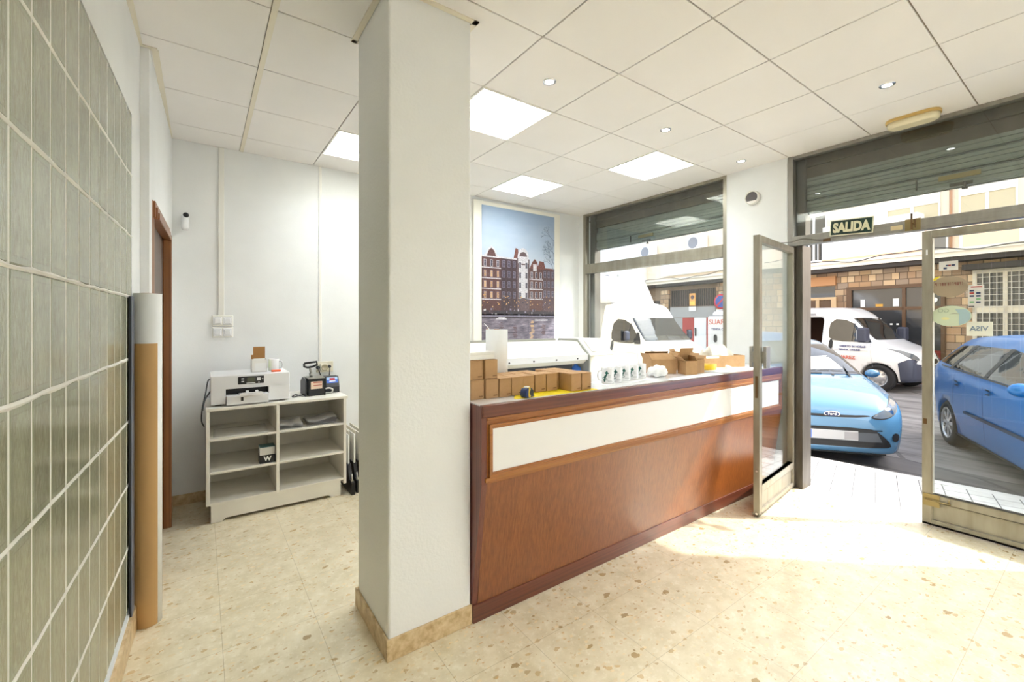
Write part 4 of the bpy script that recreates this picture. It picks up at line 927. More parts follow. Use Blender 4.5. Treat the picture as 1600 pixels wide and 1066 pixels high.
# wall fittings
t = thing('wall_switches', 'block of four white rocker switches on the back wall', 'switch', (.148, 4.55, 1.48))
ob('backplate', B(.072, .226, 4.536, 4.55, 1.482, 1.578).box(.072, .226, 4.536, 4.55, 1.386, 1.479), WHITE, t, bevel=.004)
for x in (.112, .184):
    for z in (1.53, 1.432):
        f = ob('switch_frame', B(x-.032, x+.032, 4.528, 4.537, z-.034, z+.034), PLASTIC, t, bevel=.003); ob('rocker', B(x-.022, x+.022, 4.523, 4.53, z-.022, z+.022), PLASTIC, f, bevel=.003)
tag(ob('conduit', B(.118, .160, 4.535, 4.549, 1.578, H-.002), WHITE, bevel=.003), 'white cable duct rising from the four switches to the ceiling', 'cable duct')
tag(ob('conduit', B(.93, .955, 4.538, 4.549, 1.14, H-.002), WHITE, bevel=.003), 'thin white cable duct rising from the power sockets to the ceiling', 'cable duct')
t = thing('power_sockets', 'cream power socket block with plugged leads behind the mug press', 'socket', (.97, 4.55, 1.08))
ob('backplate', B(.905, 1.06, 4.532, 4.55, 1.03, 1.135), IVORY, t, bevel=.005); ob('adapter', B(.935, 1.0, 4.49, 4.532, 1.045, 1.115), IVORY, t, bevel=.006)
ob('socket_face', MB().lathe([(.001, .002), (.02, .002), (.024, .006), (.028, .006), (.03, 0)], (.972, 4.49, 1.08), (0, -1, 0), 28), mat('socket_shadow_cream', C(190, 178, 150), .5), t)
m = MB(); m.cyl((.915, 4.532, 1.08), (.915, 4.50, 1.08), .016, n=16); m.tube(spline([(.915, 4.50, 1.08), (.918, 4.485, 1.06), (.935, 4.48, .99), (.94, 4.48, .89)], 6), .005); ob('plug', m, DARK, t); m = MB(); m.cyl((1.02, 4.532, 1.085), (1.02, 4.50, 1.085), .014, n=16); m.tube(spline([(1.02, 4.50, 1.085), (1.018, 4.485, 1.06), (1.01, 4.48, .99), (1.0, 4.48, .90)], 6), .005)
ob('plug', m, DARK, t)
t = thing('wall_camera', 'small white wall camera with black lens beside the wooden door', 'camera', (-.118, 4.55, 2.36))
ob('case', MB().lathe([(.001, -.065), (.022, -.06), (.026, -.04), (.026, .05), (.018, .064), (.001, .066)], (-.112, 4.515, 2.345), n=28), PLASTIC, t)
ob('bracket', B(-.124, -.10, 4.52, 4.55, 2.33, 2.36), PLASTIC, t)
b_ = MB(); bmesh.ops.create_uvsphere(b_.bm, u_segments=20, v_segments=12, radius=.021)
bmesh.ops.translate(b_.bm, verts=b_.bm.verts, vec=(-.105, 4.497, 2.405)); ob('lens', b_, BLACK, t, smooth=True)
# ================================================================== STREET
ZS, ZR_ = -.12, -.24
def kx(y): return 6.05-(y-2.296)*.135 if y < 2.6 else 6.009-(y-2.6)*.04
PAVE = mat('white_pavement_tile', C(226, 224, 220), .7)
v = coords(PAVE, (1, 1, 1), (0, 0, 0), (0, 0, .135)); s_ = sep(PAVE, v)
def line_(m, c, per, wd):
    t_ = math_(m, 'FRACT', math_(m, 'ADD', math_(m, 'DIVIDE', c, per), 40.0)); return math_(m, 'GREATER_THAN', math_(m, 'ABSOLUTE', math_(m, 'SUBTRACT', t_, .5)), .5-wd)
u1 = math_(PAVE, 'ADD', math_(PAVE, 'MULTIPLY', s_[0], .92), math_(PAVE, 'MULTIPLY', s_[1], .38)); u2 = math_(PAVE, 'SUBTRACT', math_(PAVE, 'MULTIPLY', s_[1], .92), math_(PAVE, 'MULTIPLY', s_[0], .38))
jj = math_(PAVE, 'MAXIMUM', line_(PAVE, u1, .17, .026), line_(PAVE, u2, .17, .026))
pc = ramp(PAVE, noise(PAVE, v, 5, 4), [(.3, C(200, 198, 193)), (.7, C(220, 218, 214))])
setc(PAVE, mix(PAVE, math_(PAVE, 'MULTIPLY', jj, .95), pc, C(96, 95, 94)))
yk = [-14, -6, -3, 0, 2.3, 2.6, 6, 14]
sw = MB(); sw.prism([(4.6, -14)]+[(kx(y)-.13, y) for y in yk]+[(4.6, 14)], 'z', ZS-.12, ZS)
struct('pavement', sw, PAVE)
KERB = paint('kerb_granite', C(214, 212, 208), .7, .2, 50, .04)
kb_ = MB()
for a, b in zip(yk, yk[1:]): kb_.prism([(kx(a)-.13, a+.002), (kx(a), a+.002), (kx(b), b-.002), (kx(b)-.13, b-.002)], 'z', ZR_-.05, ZS+.002)
struct('kerb', kb_, KERB, bevel=.008)
ROAD = mat('worn_asphalt', C(120, 116, 114), .85)
v = coords(ROAD); n1 = noise(ROAD, v, 160, 2); n2 = noise(ROAD, coords(ROAD, (2.2, .45, 1), (0, 0, 0), (0, 0, .12)), 1.5, 6, .65); n3 = noise(ROAD, v, 2.3, 4)
rc_ = ramp(ROAD, n2, [(.30, C(100, 96, 94)), (.46, C(148, 143, 139)), (.62, C(166, 161, 156)), (.8, C(182, 177, 171))])
rc_ = mix(ROAD, math_(ROAD, 'MULTIPLY', n1, .45), rc_, C(70, 68, 68))
crk = nodes(ROAD)[0].new('ShaderNodeTexVoronoi'); crk.feature = 'DISTANCE_TO_EDGE'; crk.inputs['Scale'].default_value = .8
nodes(ROAD)[1].new(coords(ROAD, (1.2, .5, 1)), crk.inputs['Vector'])
rc_ = mix(ROAD, math_(ROAD, 'MULTIPLY', math_(ROAD, 'LESS_THAN', crk.outputs['Distance'], .012), .5), rc_, C(52, 50, 50))
sx = sep(ROAD, coords(ROAD, (1, 1, 1), (0, 0, 0), (0, 0, .135)))[0]
gut = math_(ROAD, 'LESS_THAN', sx, 7.05)
rc_ = mix(ROAD, math_(ROAD, 'MULTIPLY', gut, .5), rc_, C(74, 72, 74))
setc(ROAD, rc_); bump(ROAD, n1, .5, .01)
struct('road', MB().prism([(kx(y), y) for y in yk]+[(26, 14), (26, -14)], 'z', ZR_-.2, ZR_), ROAD)
# our own block above and beside the shop
ow = MB(); ow.box(4.46, 4.62, -14, YR-.2, -.24, 9); ow.box(4.46, 4.62, 4.75, 14, -.24, 9); ow.box(4.46, 4.62, YR-.2, 4.75, H+.201, 9)
struct('wall_street', ow, paint('own_facade_cream', C(222, 206, 180), .8, .2, 30, .04))
# ------------------------------------------------------------------ facade frame across the street
FA = radians(6.1); FU = Vector((sin(FA), cos(FA), 0)); FN = Vector((-cos(FA), sin(FA), 0)); FO = Vector((16.5, 2.5, 0))
FM = Matrix(((FU.x, -FN.x, 0, FO.x), (FU.y, -FN.y, 0, FO.y), (0, 0, 1, 0), (0, 0, 0, 1)))   # local: x along the street (away), y into the building, z up
def fb(mb, s0, s1, d0, d1, z0, z1, mi=0): return mb.box(min(s0, s1), max(s0, s1), d0, d1, z0, z1, mi, FM)
PEACH = paint('peach_render', C(242, 226, 208), .8, .2, 25, .03); CREAM = paint('cream_render', C(244, 236, 222), .8, .2, 25, .03); WHT = paint('white_render', C(244, 243, 240), .8, .15, 25, .02)
STONE = mat('brown_stone_cladding', C(176, 146, 112), .8)
v = coords(STONE, (1, 1, 1), (0, 0, 0), (0, 0, FA)); s3 = sep(STONE, v)
sv = comb(STONE, s3[1], s3[2], 0.0)
bk = nodes(STONE)[0].new('ShaderNodeTexBrick'); bk.offset = .37; bk.offset_frequency = 2; bk.squash = .62; bk.squash_frequency = 3
for k_, v_ in (('Color1', (0, 0, 0, 1)), ('Color2', (1, 1, 1, 1)), ('Mortar', (0, 0, 0, 1)), ('Scale', 1.0), ('Mortar Size', .011), ('Brick Width', .30), ('Row Height', .20), ('Bias', 0.0), ('Mortar Smooth', .1)): bk.inputs[k_].default_value = v_
nodes(STONE)[1].new(sv, bk.inputs['Vector'])
cs = ramp(STONE, bk.outputs['Color'], [(0, C(140, 116, 94)), (.3, C(186, 150, 114)), (.55, C(160, 142, 124)), (.8, C(206, 172, 130)), (1, C(222, 200, 168))])
setc(STONE, mix(STONE, bk.outputs['Fac'], cs, C(104, 88, 72)))
BRN = mat('brown_shop_frame', C(96, 70, 46), .5); SIGNW = mat('orange_brown_sign_board', C(190, 138, 92), .6); SHADE = mat('dark_recess_shade', C(60, 54, 50), .8)  # SHADE: dark colour stands in for shade in recesses and openings
DGL = mat('street_window_glass', C(58, 60, 62), .05, spec=.8); WFR = mat('white_window_frame', C(238, 238, 236), .5); REDP = mat('red_painted_metal', C(176, 62, 52), .55); GREYP = mat('grey_painted_metal', C(168, 166, 164), .6); CURT = mat('striped_curtain', C(206, 194, 166), .8); ROLL = mat('cream_roller_blind', C(238, 232, 226), .6); GBL = mat('grey_blind', C(132, 128, 124), .7)
S_SPLIT = 11.05
bA = thing('apartment_building', 'peach and stone apartment building with shops across the street', 'building', FO+Vector((0, 0, ZR_)))
m = MB(); fb(m, -9, S_SPLIT, .0, 6, ZR_, 8.6); ob('upper_wall', m, PEACH, bA)
m = MB(); fb(m, -9, 7.2, -.05, 0, ZR_, 3.12); ob('stone_cladding', m, STONE, bA)
m = MB(); fb(m, 7.2, S_SPLIT, -.04, 0, ZR_, 3.2); ob('garage_front', m, paint('grimy_brown_render', C(150, 128, 106), .85, .4, 12, .1), bA)
m = MB(); fb(m, -9, S_SPLIT, -.55, 0, 3.22, 3.34); fb(m, -9, S_SPLIT, -.62, 0, 3.34, 3.43); ob('cornice', m, CREAM, bA)
m = MB(); fb(m, -9, S_SPLIT, -.5, -.05, 3.10, 3.22); ob('cornice_underside', m, SHADE, bA)  # dark strip paints the shade below the cornice
m = MB(); fb(m, .75, 3.1, -.50, 0, 3.46, 4.55); fb(m, 4.6, 9.9, -.3, 0, 3.6, 4.5); ob('white_parapet', m, WHT, bA)
m = MB(); fb(m, .74, 3.11, -.54, 0, 3.43, 3.50); ob('parapet_ledge', m, mat('peach_ledge', C(232, 196, 160), .8), bA)
m = MB(); fb(m, -1.08, .02, -.04, 0, 3.42, 4.1); ob('peach_panel', m, mat('peach_panel', C(242, 214, 182), .8), bA)
for k, (s, e) in enumerate([(-1.1, -1.03), (-.02, .04)]): m = MB(); fb(m, s, e, -.06, 0, 3.36, 4.3); ob('panel_border', m, WHT, bA)
m = MB(); fb(m, -1.1, .04, -.08, 0, 3.36, 3.44); ob('panel_border', m, WHT, bA)
# balcony railing window at the left of the door view
def window(s0, s1, z0, z1, panes, blind=None, curtain=False, d=-.05, name='window', glass_=DGL, fr=WFR):
    m = MB(); fb(m, s0, s1, d, .02, z0, z0+.06); fb(m, s0, s1, d, .02, z1-.06, z1); n = panes
    for k in range(n+1): c = s0+(s1-s0)*k/n; fb(m, max(c-.035, s0), min(c+.035, s1), d, .02, z0+.06, z1-.06)
    wn = ob(name, m, fr, bA)
    m = MB(); fb(m, s0, s1, d+.02, d+.03, z0, z1); ob('pane', m, CURT if curtain else glass_, wn)
    if blind: m = MB(); [fb(m, s0+.03, s1-.03, d-.01, d+.015, z, z+.044) for z in [z1-.05*(k+1) for k in range(int((z1-blind)/.05))]]; ob('roller_blind', m, ROLL, wn)
    return wn
wr = window(3.2, 4.35, 3.50, 5.1, 3, None, False, -.06)
m = MB()
for k in range(9): fb(m, 3.2+.135*k, 3.225+.135*k, -.30, -.27, 3.5, 4.4)
fb(m, 3.18, 4.37, -.31, -.26, 4.38, 4.43); fb(m, 3.18, 4.37, -.31, -.26, 3.5, 3.54); ob('railing', m, WFR, bA)
m = MB(); fb(m, 2.95, 4.6, -.5, 0, 3.43, 3.50); ob('balcony_slab', m, WHT, bA)
window(.42, 1.62, 4.25, 5.5, 2, 4.78, True); window(-1.0, .05, 4.25, 5.6, 2, 4.80, True); window(-2.6, -1.4, 4.25, 5.5, 2, 4.8, True); window(5.2, 6.4, 4.55, 5.6, 2, None)
m = MB(); fb(m, .26, .70, -.06, 0, 3.26+.2, 4.06); wg = ob('window', m, WFR, bA); m = MB(); fb(m, .30, .66, -.07, -.05, 3.5, 4.03); ob('grey_blind', m, GBL, wg)
# downpipes and cables
m = MB(); m.cyl(FM @ Vector((.2, -.06, 3.4)), FM @ Vector((.2, -.06, 6)), .03); ob('downpipe', m, mat('pipe_brown', C(178, 132, 102), .6), bA)
m = MB(); pts = [FM @ Vector((s, -.64-.02*math.sin(s*3), 3.42+.06*math.sin(s*2.1)+.03*math.sin(s*5))) for s in [-3+.25*k for k in range(57)]]; m.tube(pts, .012, 6); ob('cables', m, DARK, bA)
m = MB(); fb(m, .02, .17, -.14, 0, 3.85, 4.05); ob('meter_box', m, WFR, bA)
# stone front : brown shop window, sign board, small window
sh = MB(); s0, s1 = -.05+.35, 2.60
fb(sh, s0, s1, -.14, -.04, 2.5, 2.6); fb(sh, 2.46, 2.60, -.14, -.04, ZR_, 2.5); fb(sh, s0, s0+.08, -.14, -.04, ZR_, 2.5); fb(sh, 1.14, 1.22, -.12, -.04, ZR_, 2.5); fb(sh, s0, 2.46, -.12, -.04, 1.86, 1.95)
shw = ob('shop_window', sh, BRN, bA); m = MB(); fb(m, s0+.05, 2.5, -.075, -.06, .7, 2.52); ob('pane', m, DGL, shw)
m = MB(); fb(m, s0+.06, 2.46, -.11, -.055, ZR_, .72); ob('red_panel', m, mat('dark_red_panel', C(140, 40, 40), .5), shw)
for a_ in ((1.72, 1.95, 1.32, 1.62), (2.13, 2.24, 1.97, 2.2), (1.30, 1.44, 1.97, 2.2)): m = MB(); fb(m, a_[0], a_[1], -.085, -.076, a_[2], a_[3]); ob('notice', m, PAPER, shw)
m = MB(); fb(m, 1.68, 1.86, -.085, -.076, 1.97, 2.05); ob('yellow_notice', m, mat('amber_notice', C(214, 160, 60), .5), shw)
for k in range(3): m = MB(); fb(m, 1.30+.15*k, 1.36+.15*k, -.085, -.076, 1.42, 1.47); ob('card', m, PAPER, shw)
m = MB(); m.cyl(FM @ Vector((.52, -.12, 2.12)), FM @ Vector((.52, -.10, 2.12)), .07); ob('lamp', m, PAPER, shw)
m = MB(); fb(m, 2.92, 4.8, -.10, -.05, 2.70, 3.0); ob('sign_board', m, SIGNW, bA)
m = MB(); fb(m, 2.95, 4.8, -.06, -.04, 2.30, 2.68); ob('fanlight', m, DGL, bA); m = MB(); fb(m, 2.9, 4.8, -.10, -.045, 2.24, 2.32); fb(m, 3.4, 3.5, -.1, -.045, ZR_, 2.24); fb(m, 2.9, 3.05, -.1, -.045, ZR_, 2.24); fb(m, 4.0, 4.12, -.1, -.045, ZR_, 2.24); sdw = ob('side_door', m, mat('light_wood_frame', C(206, 176, 136), .6), bA)
m = MB(); fb(m, 3.05, 3.4, -.07, -.05, ZR_, 2.22); fb(m, 3.5, 4.0, -.07, -.05, ZR_, 2.22); ob('pane', m, BRN, sdw)
# barred white window at the right
m = MB(); fb(m, -1.9, -.22, -.09, -.04, 2.76, 2.86); fb(m, -1.9, -.22, -.09, -.04, 1.74, 1.92); fb(m, -1.9, -.22, -.09, -.04, .9, 1.0)
for s in (-.3, -.84, -1.32): fb(m, s, s+.08, -.09, -.04, 1.0, 2.76)
bwn = ob('barred_window', m, mat('cream_window_frame', C(226, 216, 194), .5), bA)
m = MB(); fb(m, -1.9, -.25, -.06, -.05, .95, 2.8); ob('pane', m, DGL, bwn)
m = MB()
for k in range(13): fb(m, -.30-.125*k, -.288-.125*k, -.16, -.145, .95, 2.84)
for k in range(13): fb(m, -1.9, -.24, -.16, -.145, 1.0+.15*k, 1.012+.15*k)
ob('bars', m, mat('pale_window_bars', C(206, 200, 188), .5), bwn)
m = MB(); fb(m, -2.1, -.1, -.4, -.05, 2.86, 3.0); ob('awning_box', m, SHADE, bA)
# garage with red doors and barred fanlight
m = MB(); fb(m, 7.25, 9.55, -.10, -.03, 1.70, 2.16); gd = ob('garage_door', m, GREYP, bA)
for s0, s1, mt in ((8.9, 9.55, GREYP), (8.30, 8.9, REDP), (7.70, 8.30, WFR), (7.25, 7.70, REDP)): m = MB(); fb(m, s0, s1-.01, -.08, -.03, ZR_, 1.69); ob('door_panel', m, mt, gd)
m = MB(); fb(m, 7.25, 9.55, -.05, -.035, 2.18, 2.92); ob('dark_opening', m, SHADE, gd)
m = MB()
for k in range(22): fb(m, 7.28+.105*k, 7.30+.105*k, -.10, -.08, 2.18, 2.92)
fb(m, 7.25, 9.55, -.11, -.07, 2.16, 2.2); ob('bars', m, mat('rusty_bars', C(120, 104, 92), .7), gd)
m = MB(); m.cyl(FM @ Vector((8.2, -.1, .9)), FM @ Vector((8.2, -.12, 1.25)), .03); ob('door_handle', m, DARK, gd)
m = MB(); fb(m, 9.6, 10.1, -.14, -.03, ZR_, 2.95); ob('pier', m, STONE, bA); m = MB(); fb(m, 6.9, 7.2, -.14, -.03, ZR_, 2.95); ob('pier', m, STONE, bA)
m = MB(); fb(m, 9.9, 10.9, -.1, -.03, ZR_, 2.5); ob('dark_shop_front', m, SHADE, bA)
m = MB(); fb(m, 10.0, 10.45, -.16, -.1, 1.95, 2.2); ob('white_notice', m, PAPER, bA)
# neighbouring white building
bB = thing('apartment_building', 'plain white apartment building behind the box truck', 'building', FO+FU*13+Vector((0, 0, ZR_)))
m = MB(); fb(m, S_SPLIT+.01, 24, -.3, 6, ZR_, 8.4); ob('wall', m, WHT, bB); m = MB(); fb(m, 12.6, 13.9, -.34, -.3, 4.7, 6.2); ob('window', m, WFR, bB); m = MB(); fb(m, 14.2, 24, -.36, -.3, ZR_, .8); ob('plinth', m, GREYP, bB)
def ac(s, z, d, lb):
    t = thing('air_conditioner', lb, 'air conditioner', FM @ Vector((s, d-.3, z)), 0, 'outdoor air conditioners')
    m = MB(); fb(m, s-.4, s+.4, d-.34, d-.04, z, z+.56); ob('case', m, WFR, t, bevel=.02)
    c = FM @ Vector((s+.1, d-.345, z+.28)); nrm = FN
    ob('fan_grille', MB().lathe([(.001, .004), (.2, .004), (.22, .012), (.24, .0)], c, nrm, 28), mat('fan_grey', C(150, 150, 160), .6), t)
    m = MB(); fb(m, s-.35, s-.3, d-.3, d, z-.08, z); fb(m, s+.3, s+.35, d-.3, d, z-.08, z); ob('bracket', m, GREYP, t)
ac(13.1, 3.45, -.3, 'white air conditioner on the white building above the box truck'); ac(10.75, 4.57, 0, 'white air conditioner high on the facade, left of the two below the shutter'); ac(8.05, 4.6, 0, 'white air conditioner high on the facade, right of the two below the shutter')
# street signs
t = thing('garage_sign', 'orange and yellow no parking plate hanging on the garage bars', 'sign', FM @ Vector((8.31, -.16, 2.1)))
m = MB(); fb(m, 8.17, 8.47, -.15, -.135, 2.2, 2.74); ob('plate', m, mat('sign_amber', C(232, 168, 84), .5), t)
ob('dark_disc', MB().lathe([(.001, 0), (.09, 0)], FM @ Vector((8.32, -.152, 2.57)), FN, 24), mat('sign_dark', C(96, 66, 66), .5), t); m = MB(); fb(m, 8.2, 8.44, -.153, -.15, 2.24, 2.4); ob('yellow_strip', m, mat('sign_yellow', C(240, 206, 90), .5), t); m = MB(); fb(m, 8.15, 8.5, -.15, -.135, 1.98, 2.17); ob('white_plate', m, PAPER, t)
t = thing('no_parking_sign', 'round red and blue no parking sign in front of the garage pier', 'sign', FM @ Vector((6.80, -.35, ZR_)))
c = FM @ Vector((6.80, -.40, 2.32))
ob('pole', MB().cyl(FM @ Vector((6.80, -.35, ZR_)), FM @ Vector((6.80, -.35, 2.7)), .03), GREYP, t); ob('red_ring', MB().lathe([(.001, -.01), (.30, -.01), (.30, .0), (.23, .001)], c, FN, 40), mat('sign_red', C(206, 60, 70), .5), t); ob('blue_disc', MB().lathe([(.001, .001), (.235, .001)], c, FN, 32), mat('sign_blue', C(70, 90, 160), .5), t)
R_ = FM @ Matrix.Translation((6.80, -.404, 2.32)) @ Matrix.Rotation(radians(45), 4, 'Y'); ob('red_bar', MB().box(-.25, .25, -.002, .002, -.03, .03, M=R_), mat('sign_red'), t); m = MB(); fb(m, 6.6, 7.0, -.41, -.39, 1.85, 2.0); ob('white_plate', m, PAPER, t)
# ================================================================== VEHICLES  (local: +x forward, +y left, z up, nose at x=0)
def interp(st, n):
    """Catmull-Rom through station tuples (first entry x)"""
    out = []; P = [st[0]]+st+[st[-1]]
    for k in range(1, len(P)-2):
        a, b, c, d = P[k-1:k+3]
        for q in range(n):
            t = q/n; r = []
            for i in range(len(b)):
                m1 = (c[i]-a[i])*.5; m2 = (d[i]-b[i])*.5; dl_ = c[i]-b[i]
                if dl_ == 0: m1 = m2 = 0
                else:
                    m1 = max(min(m1/dl_, 2.5), 0)*dl_; m2 = max(min(m2/dl_, 2.5), 0)*dl_
                r.append((2*t**3-3*t*t+1)*b[i]+(t**3-2*t*t+t)*m1+(-2*t**3+3*t*t)*c[i]+(t**3-t*t)*m2)
            out.append(tuple(r))
    out.append(st[-1]); return out
def body_bm(stations, n=6, prof=None):
    """stations: (x, zbot, halfwidth, zshoulder, ztop, halftop)"""
    rings = []
    for x, zb, w_, zs, zt, wt in interp(stations, n):
        zm = zb+(zs-zb)*.5
        p = [(0, zb), (w_*.6, zb), (w_*.90, zb+.015), (w_*.965, zb+.09), (w_*.995, zm), (w_, zm+(zs-zm)*.55), (w_*.975, zs), (wt+(w_*.975-wt)*.45, zs+(zt-zs)*.52), (wt, zt-(zt-zs)*.10-.004), (wt*.86, zt-(zt-zs)*.03), (wt*.5, zt+.008), (0, zt+.012)]
        q = spline([Vector((a, b, 0)) for a, b in p], 3); half = [(v.x, v.y) for v in q]
        full = [(x, y, z) for y, z in half]+[(x, -y, z) for y, z in half[-2:0:-1]]
        rings.append([Vector(k) for k in full])
    mb = MB(); mb.loft(rings); bmesh.ops.recalc_face_normals(mb.bm, faces=mb.bm.faces); return mb
def cut(mb, cutters, mats):
    """boolean the cutters (MB list) out of mb, return a mesh"""
    me = bpy.data.meshes.new('b'); mb.bm.to_mesh(me)
    for m in mats: me.materials.append(m)
    o = bpy.data.objects.new('b', me); COL.objects.link(o); tmp = []
    for c in cutters:
        bmesh.ops.recalc_face_normals(c.bm, faces=c.bm.faces)
        cm_ = bpy.data.meshes.new('c'); c.bm.to_mesh(cm_); c.bm.free()
        for m in mats: cm_.materials.append(m)
        co = bpy.data.objects.new('c', cm_); COL.objects.link(co); tmp.append(co)
        md = o.modifiers.new('b', 'BOOLEAN'); md.operation = 'DIFFERENCE'; md.object = co; md.solver = 'EXACT'
    bpy.context.view_layer.update()
    r = bpy.data.meshes.new_from_object(o.evaluated_get(bpy.context.evaluated_depsgraph_get()))
    for c in tmp+[o]: bpy.data.objects.remove(c)
    return r
def mesh_ob(name, me, parent, mats=None):
    me.name = name
    if mats:
        me.materials.clear()
        for m in mats: me.materials.append(m)
    o = bpy.data.objects.new(name, me); link(o, parent); return o
def solid(o, th=.006):
    s = o.modifiers.new('thickness', 'SOLIDIFY'); s.thickness = th; s.offset = 0; s.use_rim = False; return o
def wheel(parent, x, y, r, wd, side, spokes, rimmat, rr=.66, steel=False):
    t_ = ob('wheel', MB().lathe([(r*rr, -wd/2), (r*.9, -wd/2), (r*.985, -wd*.36), (r, -wd*.2), (r, wd*.2), (r*.985, wd*.36), (r*.9, wd/2), (r*rr, wd/2), (r*rr, wd*.2), (r*rr*.98, -wd/2)], (x, y, r), (0, side, 0), 40), RUBBER, parent, local=True)
    m = MB(); R = r*rr
    m.lathe([(R*1.01, wd*.50), (R*.95, wd*.5), (R*.93, wd*.36), (R*.9, wd*.18)], (x, y, r), (0, side, 0), 40)
    if steel:
        m.lathe([(R*.93, wd*.25), (R*.6, wd*.30), (R*.45, wd*.44), (R*.25, wd*.48), (.001, wd*.50)], (x, y, r), (0, side, 0), 32)
        for k in range(spokes):
            a = 2*pi*k/spokes; m.cyl((x+R*.72*cos(a), y+side*wd*.30, r+R*.72*sin(a)), (x+R*.72*cos(a), y+side*wd*.44, r+R*.72*sin(a)), R*.14, n=12)
    else:
        m.lathe([(R*.20, wd*.30), (R*.2, wd*.46), (.001, wd*.47)], (x, y, r), (0, side, 0), 24)
        for k in range(spokes):
            a = 2*pi*k/spokes; d = Vector((cos(a), 0, sin(a))); q = Vector((-sin(a), 0, cos(a))); c = Vector((x, y, r)); s_ = Vector((0, side, 0))
            A = [c+d*R*.15+q*R*u+s_*wd*v_ for u, v_ in ((-.09, .44), (.09, .44), (.09, .3), (-.09, .3))]; Bq = [c+d*R*.95+q*R*u+s_*wd*v_ for u, v_ in ((-.13, .42), (.13, .42), (.13, .28), (-.13, .28))]
            m.loft([A, Bq], smooth=False)
    ob('rim', m, rimmat, t_, local=True)
    ob('brake_shadow_disc', MB().lathe([(.001, wd*.1), (R*.95, wd*.1)], (x, y, r), (0, side, 0), 28), DARK, t_, local=True) if not steel else None
    return t_
ALLOY = mat('wheel_silver', C(196, 196, 198), .3, .7)
CLEAR = mat('headlamp_lens', C(120, 128, 134), .08, .4, coat=1.); TRIMB = mat('black_car_trim', C(24, 25, 27), .45)
def arch(x, r, y0, y1): return MB().cyl((x, y0, r*.98), (x, y1, r*.98), r*1.13, n=40)
def place(t, pos, heading):
    t.location = pos; t.rotation_euler = (0, 0, atan2(heading[1], heading[0]))
# ------------------------------------------------------------------ light blue hatchback
LB = mat('light_blue_car_paint', C(78, 124, 160), .25, .2, coat=1.)
t = thing('hatchback_car', 'light blue hatchback parked nose to the pavement in front of the open door', 'car', (0, 0, 0))
ST = [(0.0, .26, .44, .50, .60, .36), (-.03, .21, .58, .56, .69, .46), (-.10, .18, .70, .62, .765, .54), (-.22, .17, .785, .69, .83, .60), (-.42, .17, .83, .775, .90, .64), (-.75, .17, .855, .86, .985, .66), (-1.02, .17, .86, .915, 1.04, .68),
      (-1.5, .17, .86, .95, 1.29, .60), (-1.95, .17, .86, .97, 1.44, .545), (-2.4, .17, .86, .99, 1.485, .54), (-3.1, .17, .86, 1.02, 1.44, .53), (-3.55, .18, .85, 1.04, 1.32, .5), (-3.82, .22, .80, .98, 1.08, .52), (-3.94, .30, .66, .80, .9, .48)]
mb = body_bm(ST); bv = BVHTree.FromBMesh(mb.bm)
me = cut(mb, [arch(x, .30, y0, y1) for x in (-.82, -3.31) for y0, y1 in ((.55, 1.1), (-1.1, -.55))], [LB])
mesh_ob('body', me, t, [LB])
P = lambda poly, ax, sg, eps=.004, seg=.07: patch(bv, chaikin(poly, 2) if False else poly, ax, sg, eps, seg)
def pob(name, mb_, m, th=.005, label=None, par=None):
    o = ob(name, mb_, m, par or t, local=True, label=label); return solid(o, th)
sym = lambda poly: [(-a, b) for a, b in poly]
ws = [(-.70, 1.055), (-.66, 1.035), (.66, 1.035), (.70, 1.055), (.585, 1.395), (.54, 1.41), (-.54, 1.41), (-.585, 1.395)]
pob('windscreen', P(ws, 0, 1, .011, .05), CARGLASS); bvh_keep = bv
hl = chaikin([(.40, .63), (.52, .615), (.66, .66), (.765, .765), (.755, .83), (.68, .80), (.56, .72), (.44, .665)], 2)
for g in (hl, sym(hl)):
    pob('headlamp_surround', P([(a+(a-.6*(1 if a > 0 else -1))*.1, b+(b-.71)*.14) for a, b in g], 0, 1, .003, .04), TRIMB)
    h_ = pob('headlamp', P(g, 0, 1, .006, .04), CLEAR)
    cx_ = sum(p[0] for p in g)/len(g); sg = 1 if cx_ > 0 else -1
    ob('reflector', MB().lathe([(.001, .0), (.05, .004), (.055, .0)], (bv.ray_cast(Vector((3, sg*.60, .69)), Vector((-1, 0, 0)))[0].x+.006, sg*.60, .69), (1, sg*.3, .3), 20), CHROME, h_, local=True)
pob('upper_grille', P(chaikin([(-.40, .640), (-.2, .617), (.2, .617), (.40, .640), (.36, .655), (.2, .645), (-.2, .645), (-.36, .655)], 1), 0, 1, .004, .04), TRIMB)
lg = chaikin([(-.62, .305), (-.47, .46), (-.38, .50), (.38, .50), (.47, .46), (.62, .305), (.55, .27), (-.55, .27)], 1)
pob('lower_grille', P(lg, 0, 1, .005, .04), TRIMB)
m = MB()
for z in (.295, .325, .48): patch(bv, [(-.5, z-.006), (.5, z-.006), (.5, z+.006), (-.5, z+.006)], 0, 1, .012, .05, m)
pob('grille_bars', m, BLACK)
pob('grille_surround', P([(-.50, .345), (.50, .345), (.45, .45), (-.45, .45)], 0, 1, .010, .05), mat('car_grey_plastic', C(70, 74, 80), .5))
ob('number_plate', MB().box(.004, .016, -.26, .26, .352, .462), mat('plate_grey', C(176, 176, 178), .5), t, local=True, bevel=.003); ob('plate_band', MB().box(.010, .0175, -.26, -.215, .356, .458), mat('plate_blue', C(70, 110, 190), .5), t, local=True)
ob('plate_band', MB().box(.010, .0172, .12, .26, .36, .45), mat('plate_shade_grey', C(148, 146, 148), .5), t, local=True)
xe = bv.ray_cast(Vector((3, 0, .655)), Vector((-1, 0, 0)))[0].x
el = lambda a, b, n=32: [(a*cos(2*pi*k/n), .652+b*sin(2*pi*k/n)) for k in range(n)]
